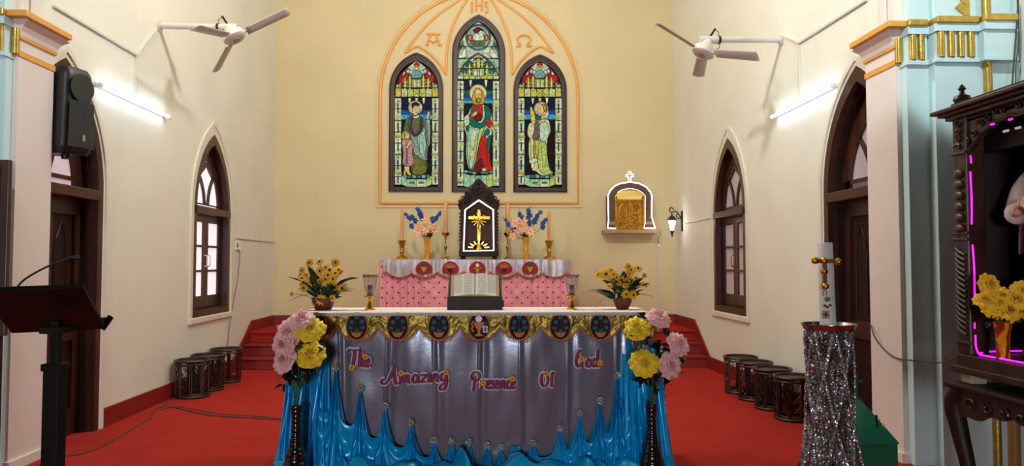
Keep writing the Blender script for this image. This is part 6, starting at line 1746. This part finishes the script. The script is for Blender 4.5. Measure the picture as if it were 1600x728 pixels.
ps = thing('candle_stand', 'tall stand wrapped in glittering silver sequin cloth smocked into diamonds', 'candle stand', (PX, PY, 0))
HT = PZ - .012
NS, KZ = 7, 23.0
def stand_r(z):
    v = z / HT
    return .126 + .012 * max(0, .9 - v) + .30 * max(0, .55 - v) ** 1.7
def smock(u, v):
    a = 2 * PI * u; z = HT * v
    r0 = stand_r(z)
    f1 = math.cos(NS * a + z * KZ * .5); f2 = math.cos(NS * a - z * KZ * .5)
    diamond = -.020 * (1 - max(0, max(f1, f2)) ** 1.5)          # cloth sinks between the gathered ridges
    pleats = .016 * math.cos(NS * 2 * a + .5)
    k = min(1, max(0, (v - .26) / .14))
    r = r0 + diamond * k + pleats * (1 - k) + .005 * noise.noise(Vector((math.cos(a) * 5, math.sin(a) * 5, z * 9)))
    return (r * math.cos(a), r * math.sin(a), z)
obj('sequin_cloth', MB().grid(smock, 240, 130, closeu=True), M_SEQ, ps, smooth=True, angle=180)
M_RIDGE = sequin('silver_sequin_cord', (150, 146, 138), (196, 194, 196))
for s_ in (-1, 1):
    for j in range(NS):
        P = []
        for i in range(34):
            z = HT * (.30 + .69 * i / 33); a = (2 * PI * j - s_ * z * KZ * .5) / NS
            r = stand_r(z) + .001 + .0025 * math.sin(i * 2.1)
            P.append((r * math.cos(a), r * math.sin(a), z))
        obj('smocking_cord', MB().tube(P, .0098, 6), M_RIDGE, ps, smooth=True)
obj('core', MB().lathe([(.10, .0), (.10, HT)], 20), M_BLACK, ps)
M_STEEL = mat('stainless_steel', (186, 184, 186), 0.18, metal=1.0, var=0.06, vscale=10)
ty = thing('steel_tray', 'round stainless steel tray on top of the sequin stand', 'tray', (PX, PY, PZ - .012))
obj('dish', MB().lathe([(.105, 0), (.135, .003), (.146, .028), (.152, .034), (.152, .037), (.146, .036), (.132, .008), (.09, .005), (.004, .005)], 40), M_STEEL, ty, smooth=True)
M_CWHITE = mat('white_candle_wax', (206, 204, 200), 0.45, var=0.04, vscale=6)
ct, cb_ = at(1289, 379, PY), at(1293, 509, PY)
pd = thing('paschal_candle', 'thick white paschal candle with a cross of five gold balls', 'candle', (PX - .004, PY, PZ - .006))
H = ct.z - (PZ - .006)
lean = Vector(((ct.x - PX + .004) / H, 0, 1))
def cw(z, a=0.0, r=0.0): return Vector((lean.x * z + r * math.sin(a), -r * math.cos(a), z))
obj('wax', MB().tube([cw(0), cw(H * .5), cw(H * .985), cw(H)], [.044, .043, .042, .036], 28), M_CWHITE, pd, smooth=True)
obj('wick', MB().tube([cw(H), cw(H + .022)], .003, 5), M_WICK, pd)
def zc(py): return at(1290, py, PY).z - (PZ - .006)
def xc(px, py): return at(px, py, PY - .05).x - pd.location.x
M_GBALL = mat('crinkled_gold_foil', (206, 150, 40), 0.25, metal=1.0, bump=.9, bscale=60, var=.2, vscale=40)
cs = obj('cross', MB().box((xc(1268, 408), -.062, zc(411)), (xc(1310, 408), -.048, zc(404.5))).box((xc(1285.5, 430), -.062, zc(446)), (xc(1291, 430), -.048, zc(404.5))), mat('brown_foil_cross', (120, 64, 40), .5, var=.2, vscale=60), pd)
for px, py in ((1272, 407), (1285.5, 407), (1307, 409), (1286, 424), (1287.5, 446.5)):
    obj('gold_ball', MB().ball((xc(px, py), -.066, zc(py)), .0205, 12, 8), M_GBALL, cs, smooth=True)
M_REDINK = mat('dark_red_print', (120, 40, 46), .6, var=.2, vscale=60)
om = [(xc(x, y), z_) for x, y, z_ in [(1285, 460, zc(460.5)), (1288, 460, zc(460.5)), (1286, 456, zc(457)), (1286.5, 454, zc(454)), (1289.5, 453, zc(453)), (1292, 454, zc(454)), (1292.5, 456, zc(457)), (1291, 460, zc(460.5)), (1294, 460, zc(460.5))]]
obj('omega_print', MB().tube([(x, -.0475, z) for x, z in om], .0022, 5), M_REDINK, pd)
obj('lamb_print', disc(xc(1294, 467), zc(467), .016, .015, -.044, -.040, 14), mat('olive_print', (120, 108, 84), .6, var=.3, vscale=80), pd)
for k, (px, py) in enumerate(((1290, 477), (1294, 479), (1298, 476), (1301, 480), (1300, 470), (1301, 466))):
    obj('motif_print', disc(xc(px, py), zc(py), .009, .007, -.0455 + .004 * (k > 2), -.036, 9, .3), M_REDINK, pd)
q0, q1 = zc(497), zc(484.5)
obj('gold_square_print', MB().plate([(xc(1285.5, 490), q0), (xc(1297, 490), q0), (xc(1297, 490), q1), (xc(1285.5, 490), q1)], [], -.0462, -.042), mat('beige_print', (168, 152, 128), .6, var=.3, vscale=70), pd)
xm, zm = xc(1291.2, 490), (q0 + q1) / 2
obj('greek_cross_print', MB().box((xm - .016, -.048, zm - .004), (xm + .016, -.0455, zm + .004)).box((xm - .004, -.048, zm - .016), (xm + .004, -.0455, zm + .016)), M_REDINK, pd)

# ================================================================== green offering box
M_GRN = mat('green_enamel', (16, 104, 78), 0.3, rgb2=(10, 86, 64), vscale=4, coat=0.4)
gx, gy = 2.54, 4.72
gb_ = thing('offering_box', 'green metal offering box with pyramid roof and cross', 'offering box', (gx, gy, 0))
hw = .17
zE, zA = .325, .575
obj('box_body', MB().box((-hw, -hw, 0), (hw, hw, zE)), M_GRN, gb_, bevel=.004)
obj('roof', MB().add([(-hw - .008, -hw - .008, zE), (hw + .008, -hw - .008, zE), (hw + .008, hw + .008, zE), (-hw - .008, hw + .008, zE), (-.014, -.014, zA), (.014, -.014, zA), (.014, .014, zA), (-.014, .014, zA)], [(0, 3, 2, 1), (4, 5, 6, 7), (0, 1, 5, 4), (1, 2, 6, 5), (2, 3, 7, 6), (3, 0, 4, 7)]), M_GRN, gb_)
obj('cross', MB().box((-.006, -.006, zA - .01), (.006, .006, zA + .165)).box((-.042, -.006, zA + .105), (.042, .006, zA + .117)).box((-.02, -.02, zA - .004), (.02, .02, zA + .006)), M_GRN, gb_)
n_ = Vector((0, -(zA - zE), -(-(hw)))).normalized()
mid_ = Vector((.075, -hw * .52, zE + (zA - zE) * .48))
obj('coin_slot', MB().bar(mid_ + Vector((-.008, -.020 - .006, -.030)), mid_ + Vector((.010, .016 - .006, .036)), .014, .012, up=(0, -1, 1)), M_BLACK, gb_)
M_GILTP = mat('gold_painted_marks', (190, 168, 80), .5, var=.2, vscale=80)
for dx, dz in ((-.03, .0), (-.02, .012), (.028, -.024), (.034, -.034), (-.06, .045), (.02, .0)):
    p_ = mid_ + Vector((dx, -.001 + dz * .9 - .002, dz))
    obj('gold_mark', MB().bar(p_, p_ + Vector((.008, .008, .010)), .006, .012, up=(0, -1, 1)), M_GILTP, gb_)

# ================================================================== carved shrine on its table
M_SHR = mat('shrine_walnut', (66, 38, 28), 0.38, rgb2=(38, 20, 15), vscale=10, stretch=(1, 1, .2), bump=.08, bscale=50)
M_SHRD = mat('shrine_interior', (40, 26, 22), 0.6, rgb2=(26, 16, 14), vscale=8)
SXF = 2.50                 # front plane, facing the aisle
SYF, SYN = 3.63, 2.83      # far end and near end
SD = .52
sr = thing('carved_shrine', 'carved dark wooden shrine cabinet outlined with magenta light', 'shrine', (SXF + SD / 2, (SYF + SYN) / 2, .86))
Z0, Z1, ZTOP = .905, 1.0, 2.20
wobj('base_moulding', MB().box((SXF - .02, SYN - .02, Z0), (SXF + SD, SYF + .02, Z0 + .035)).box((SXF - .005, SYN - .005, Z0 + .03), (SXF + SD, SYF + .005, Z1)), M_SHR, sr, bevel=.006)
wobj('back_panel', MB().box((SXF + SD - .02, SYN, Z1), (SXF + SD, SYF, ZTOP)), M_SHRD, sr)
wobj('side_panel', MB().box((SXF + .09, SYF - .02, Z1), (SXF + SD, SYF, ZTOP)), M_SHRD, sr)
wobj('side_panel', MB().box((SXF + .09, SYN, Z1), (SXF + SD, SYN + .02, ZTOP)), M_SHRD, sr)
for y0 in (SYF - .10, SYN):
    ps_ = wobj('corner_post', MB().box((SXF + .004, y0, Z1), (SXF + .10, y0 + .10, ZTOP)), M_SHR, sr, bevel=.006)
    for k in range(16):      # twisted carving
        z = Z1 + .10 + k * .026
        wobj('twist', MB().tube([(SXF - .002, y0 + .015, z), (SXF - .010, y0 + .05, z + .018), (SXF - .002, y0 + .085, z + .036)], .008, 5), M_SHR, ps_, smooth=True)
    for k in range(6):
        z = Z1 + .62 + k * .055
        wobj('turned_bead', MB().ball((SXF - .002, y0 + .05, z), (.014, .034, .024), 10, 6), M_SHR, ps_, smooth=True)
    for z in (Z1 + .05, Z1 + .56, Z1 + .59, ZTOP - .21):
        wobj('post_ring', MB().box((SXF - .008, y0 - .004, z), (SXF + .1, y0 + .104, z + .014)), M_SHR, ps_, bevel=.004)
    for k in range(4):
        z = ZTOP - .17 + k * .04
        P = [(SXF - .004, y0 + .05 + .03 * (1 - i / 12) * math.cos(i * .6 + k), z + .018 * (1 - i / 12) * math.sin(i * .6 + k)) for i in range(11)]
        wobj('carved_scroll', MB().tube(P, .006, 5), M_SHR, ps_, smooth=True)
for k, (o_, z0, z1) in enumerate(((.02, ZTOP, ZTOP + .02), (.045, ZTOP + .02, ZTOP + .035), (.07, ZTOP + .035, ZTOP + .055))):
    wobj('cornice', MB().box((SXF - o_, SYN - o_, z0 - .03), (SXF + SD, SYF + o_, z1 - .03)), M_SHR, sr, bevel=.005)
wobj('cornice_roof', MB().box((SXF - .0, SYN, ZTOP + .02), (SXF + SD, SYF, ZTOP + .055)), M_SHR, sr)
wobj('fascia', MB().box((SXF + .02, SYN + .1, ZTOP - .05), (SXF + .05, SYF - .1, ZTOP)), M_SHR, sr)
# scalloped carved valance
val = [(SYN + .1, ZTOP - .04), (SYF - .1, ZTOP - .04)]
L_ = SYF - SYN - .2
low = []
for i in range(25):
    k = i / 24; d = abs(k - .5) * 2
    low.append((SYF - .1 - L_ * k, ZTOP - .075 - .12 * d ** 2.2 - .012 * abs(math.sin(k * PI * 6))))
wobj('carved_valance', MB().plate(val + low, [], SXF + .02, SXF + .045, 'yz'), M_SHR, sr)
for i in range(0, 24, 2):
    a = low[i]; wobj('carved_scroll', MB().tube([(SXF + .012, a[0] + .022 * (1 - q / 12) * math.cos(q * .7), a[1] + .045 + .022 * (1 - q / 12) * math.sin(q * .7)) for q in range(11)], .006, 5), M_SHR, sr, smooth=True)
wobj('valance_bead', MB().tube([(SXF + .012, y, z) for y, z in low], .008, 6), M_SHR, sr, smooth=True)
wobj('upper_rail', MB().box((SXF + .12, SYN + .02, ZTOP - .20), (SXF + .16, SYF - .02, ZTOP - .11)), M_SHRD, sr)
for y in (SYF - .23, SYF - .31): wobj('lamp_spot', MB().box((SXF + .112, y - .016, ZTOP - .125), (SXF + .122, y + .016, ZTOP - .115)), mat('small_warm_lamp', (220, 200, 180), .5, emit=.5), sr)
for y in (SYF + .0, SYN + .0):
    f = MB().lathe([(.035, 0), (.038, .012), (.02, .02), (.03, .03), (.042, .055), (.036, .072), (.014, .082), (.010, .10), (.02, .108), (.014, .12), (.003, .132)], 16, (SXF + .04, y - .03 if y == SYF else y + .03, ZTOP + .02))
    wobj('urn_finial', f, M_SHR, sr, smooth=True)
M_NEON = mat('magenta_light_rope', (226, 30, 220), 0.4, emit=2.0)
ny_ = SYF - .112
def neon(pts, r=.0042): wobj('light_rope', MB().tube(smooth_pts(pts, 4), r, 7), M_NEON, sr, smooth=True)
xn = SXF + .02
neon([(xn, ny_, ZTOP - .22), (xn, ny_ - .004, ZTOP - .26)])
neon([(xn, ny_ + .004, ZTOP - .30), (xn, ny_, ZTOP - .45), (xn, ny_ + .004, ZTOP - .56)])
neon([(xn, ny_ + .002, Z1 + .54), (xn, ny_ - .006, Z1 + .42), (xn, ny_ - .004, Z1 + .28)])
neon([(xn, ny_, Z1 + .16), (xn, ny_ + .002, Z1 + .13)], .004)
neon([(xn, ny_ - .002, Z1 + .10), (xn, ny_ - .006, Z1 + .04), (xn, ny_ - .03, Z1 + .012), (xn, ny_ - .09, Z1 + .008), (xn - .0, SYN + .12, Z1 + .008)])
neon([(xn + .0, ny_ - .02, Z1 + .012), (xn + .12, ny_ + .06, Z1 + .012), (xn + .30, ny_ + .08, Z1 + .012)], .004)
for k in (3, 6): neon([(SXF + .008, SYF - .16 - k * .04, ZTOP - .10), (SXF + .008, SYF - .18 - k * .04, ZTOP - .10)], .005)
for y in (SYF - .05, SYN + .05):
    for x in (SXF + .05, SXF + SD - .05):
        wobj('block_foot', MB().box((x - .04, y - .04, .857), (x + .04, y + .04, Z0)), mat('pale_block', (170, 150, 130), .7, var=.2, vscale=20) if x < SXF + .1 else M_SHRD, sr, bevel=.006)
# table under the shrine
tbx0, tbx1, tby0, tby1 = SXF - .04, SXF + SD + .06, SYN - .08, SYF + .06
tt = thing('carved_table', 'carved dark table with scrolled legs under the shrine', 'table', ((tbx0 + tbx1) / 2, (tby0 + tby1) / 2, 0))
wobj('tabletop', MB().box((tbx0, tby0, .825), (tbx1, tby1, .855)), M_WOODD, tt, bevel=.01)
ap = [(tby0 + .05, .825), (tby1 - .05, .825)]
n = 24
for i in range(n + 1):
    k = i / n; ap.append((tby1 - .05 - (tby1 - tby0 - .1) * k, .70 - .03 * math.cos(k * 2 * PI) + .02 * abs(math.sin(k * PI * 5))))
wobj('apron', MB().plate(ap, [], tbx0 + .03, tbx0 + .055, 'yz'), M_SHR, tt)
wobj('apron', MB().box((tbx0 + .05, tby1 - .055, .70), (tbx1 - .05, tby1 - .03, .825)), M_SHR, tt)
for k in range(6):
    y = tby1 - .18 - k * .11
    wobj('carved_scroll', MB().tube([(tbx0 + .024, y + .04 * (1 - q / 14) * math.cos(q * .6 + k), .765 + .03 * (1 - q / 14) * math.sin(q * .6 + k)) for q in range(13)], .007, 5), M_SHR, tt, smooth=True)
for x in (tbx0 + .06, tbx1 - .06):
    for y, s in ((tby1 - .07, 1), (tby0 + .07, -1)):
        P = smooth_pts([(x, y, .82), (x - .02, y + .035 * s, .74), (x - .012, y + .01 * s, .60), (x, y - .03 * s, .42), (x, y - .035 * s, .22), (x - .015, y + .0 * s, .08), (x - .03, y + .035 * s, .02)], 5)
        m_ = len(P)
        lg = wobj('leg', MB().tube(P, [.055 - .03 * min(1, i / m_ * 1.5) + (.012 if i > m_ * .85 else 0) for i in range(m_)], 10), M_WOODD, tt, smooth=True)
        wobj('knee_scroll', MB().tube([(x - .03, y + .03 * s + .04 * (1 - q / 14) * math.cos(q * .6), .775 + .04 * (1 - q / 14) * math.sin(q * .6)) for q in range(13)], .012, 6), M_WOODD, lg, smooth=True)
# brass rail seen under the table
solo('wooden_pole', MB().tube([(2.98, 3.9, 0), (2.98, 3.9, .80)], .03, 12), mat('yellow_pine', (150, 108, 50), .5, rgb2=(126, 88, 40), vscale=20), 'pale yellow wooden pole standing behind the carved table', 'pole', smooth=True)

# vase of golden roses inside the shrine
gvx, gvy = 2.545, 3.36
va = thing('flower_vase', 'orange swirled glass vase inside the shrine', 'vase', (gvx, gvy, Z1 + .003))
M_SWIRL = mat('orange_swirl_glass', (226, 140, 20), 0.12, rgb2=(150, 40, 10), vscale=9, wave=6.0, coat=.6)
obj('vase_body', MB().lathe([(.030, 0), (.031, .01), (.027, .05), (.029, .10), (.038, .165), (.040, .172), (.036, .170), (.026, .1)], 22), M_SWIRL, va, smooth=True)
rb = thing('rose_bouquet', 'bouquet of golden yellow roses inside the shrine', 'bouquet', (gvx, gvy, Z1 + .165))
rnd = random.Random(8); o_ = rb.location
for k, (px, py, s) in enumerate(((1548, 444, .56), (1540, 468, .52), (1553, 481, .55), (1578, 483, .6), (1590, 467, .55), (1567, 461, .42), (1600, 454, .56), (1563, 472, .42), (1602, 481, .5))):
    q = at(px, py, gvy - .04 + rnd.uniform(-.03, .03)) - o_
    obj('stem', MB().tube(smooth_pts([(0, 0, -.04), q * .5 + Vector((0, .01, 0)), q + Vector((0, .015, -.01))], 4), .003, 5), M_STEM, rb)
    put('rose', ME['rose_golden%d' % (k % 2)], rb, q, (rnd.uniform(-.5, .3) - .2, -1, rnd.uniform(.2, .9)), s, rnd.uniform(0, 6))
M_SPRIG = mat('sage_leaf', (120, 150, 96), .6, rgb2=(84, 116, 66), vscale=30)
ME['leaf_sprig'] = leaf_mb(.03, .014, .2).mesh('sprig_leaf', M_SPRIG, True, 180)
for k in range(60):
    a = rnd.uniform(0, 2 * PI); r_ = rnd.uniform(.02, .08)
    q = Vector((math.cos(a) * r_ - .01, math.sin(a) * r_ * .8 - .01, rnd.uniform(-.01, .11)))
    put_leaf('sprig_leaf', ME['leaf_sprig'] if k % 2 else ME['leaf_rose'], rb, q, q + Vector((rnd.uniform(-.03, .03), -.01, rnd.uniform(-.02, .03))), s=1.0 if k % 2 else .45, roll=rnd.uniform(-1, 1), L=.03)

# robed statue in the shrine (only its sleeve and gown reach into the picture)
sx_, sy_ = 2.77, 3.29
sg = thing('robed_statue', 'statue in red gown and white mantle standing inside the shrine', 'statue', (sx_, sy_, Z1 + .003), -PI / 2)
M_GOWN = mat('crimson_gown', (150, 18, 44), .5, rgb2=(112, 10, 30), vscale=8, sheen=.3)
M_MANT = mat('white_mantle', (226, 214, 208), .7, var=.05, vscale=8)
M_FLESH = mat('painted_flesh', (222, 172, 140), .5, var=.05, vscale=20)
obj('plinth', MB().lathe([(.15, -.14), (.16, -.12), (.14, -.09), (.135, .03), (.15, .045), (.13, .06)], 24), M_SHR, sg, smooth=True)
sg.location.z += .14
def gown(u, v):
    a = 2 * PI * u; r = .155 - .05 * v + .006 * math.cos(a * 9 + v * 2) * (1 - v)
    return (r * 1.15 * math.cos(a), r * .8 * math.sin(a), .06 + .60 * v)
obj('gown', MB().grid(gown, 72, 14, closeu=True), M_GOWN, sg, smooth=True, angle=180)
def mantle(u, v):
    a = PI * (-.15 + 1.3 * u) ; r = (.165 - .07 * v ** 2 + .008 * math.cos(u * 30))
    return (r * 1.15 * math.cos(a), r * .85 * math.sin(a), .35 + .42 * v)
obj('mantle', MB().grid(mantle, 60, 14).tube(smooth_pts([(-.10, 0, .74), (-.14, -.03, .66), (-.14, -.07, .56), (-.09, -.13, .54)], 5), [.05, .054, .058, .062, .064, .066, .068, .068, .068, .066, .064, .062, .060, .056, .052, .05], 12).tube(smooth_pts([(.10, 0, .74), (.14, -.03, .66), (.14, -.07, .56), (.09, -.13, .54)], 5), [.05, .054, .058, .062, .064, .066, .068, .068, .068, .066, .064, .062, .060, .056, .052, .05], 12), M_MANT, sg, smooth=True, angle=180)
obj('head', MB().lathe([(.03, .70), (.028, .76), (.036, .78), (.05, .81), (.053, .85), (.046, .89), (.025, .915), (.004, .92)], 20).ball((0, -.055, .84), (.008, .012, .014), 6, 5).ball((-.055, 0, .84), (.006, .012, .016), 6, 5).ball((.055, 0, .84), (.006, .012, .016), 6, 5), M_FLESH, sg, smooth=True)
for s in (-1, 1):
    obj('eye', MB().ball((s * .019, -.049, .852), (.007, .004, .005), 6, 4), M_BLACK, sg)
    hd = MB().tube(smooth_pts([(s * .085, -.13, .54), (s * .06, -.15, .55), (s * .045, -.16, .56)], 3), [.02, .022, .024, .024, .022, .018, .014], 8)
    for f in range(4): hd.tube([(s * .047, -.155 - .006 * f, .575 - .008 * f), (s * .02, -.165 - .005 * f, .60 - .010 * f), (s * .004, -.165 - .004 * f, .61 - .011 * f)], .0065, 6)
    hd.tube([(s * .055, -.15, .575), (s * .035, -.145, .605)], .007, 6)
    obj('hand', hd, M_FLESH, sg, smooth=True)
obj('mouth', MB().box((-.013, -.054, .815), (.013, -.048, .818)), M_REDINK, sg)
obj('hair', MB().lathe([(.056, .82), (.060, .86), (.052, .90), (.028, .927), (.004, .932)], 20, (0, .012, 0)).tube(smooth_pts([(0, .05, .86), (0, .065, .78), (0, .055, .70)], 4), .04, 10), mat('brown_hair', (70, 44, 30), .7, var=.2, vscale=30), sg, smooth=True)

# wires by the nave wall and across the pier
solo('hanging_wire', MB().tube(smooth_pts([at(x, y, 5.02) for x, y in ((1590, -8), (1590, 20), (1587, 60), (1584, 100), (1582, 135), (1582, 200))], 4), .006, 5), M_WIRE, 'dark wire hanging down the pale blue wall above the shrine', 'cable')
solo('hanging_wire', MB().tube(smooth_pts([at(x, y, 5.03) for x, y in ((1591, -8), (1592, 40), (1591, 75), (1587, 110), (1587, 200))], 4), .004, 5), M_WIRE, 'thinner dark wire beside the one hanging above the shrine', 'cable')
wp = [at(1361, 505, 5.76), at(1364, 520, 5.60), atx(1372, 535, JX - .012), atx(1385, 549, JX - .012), atx(1398, 558, JX - .012), at(1411, 561.5, 5.28), at(1435, 564, 5.17), at(1465, 567, 4.9), at(1485, 562, 4.4), at(1500, 554, 3.7)]
solo('wall_wire', MB().tube(smooth_pts(wp, 5), .005, 5), M_WIRE, 'black wire sagging across the pier towards the shrine', 'cable')
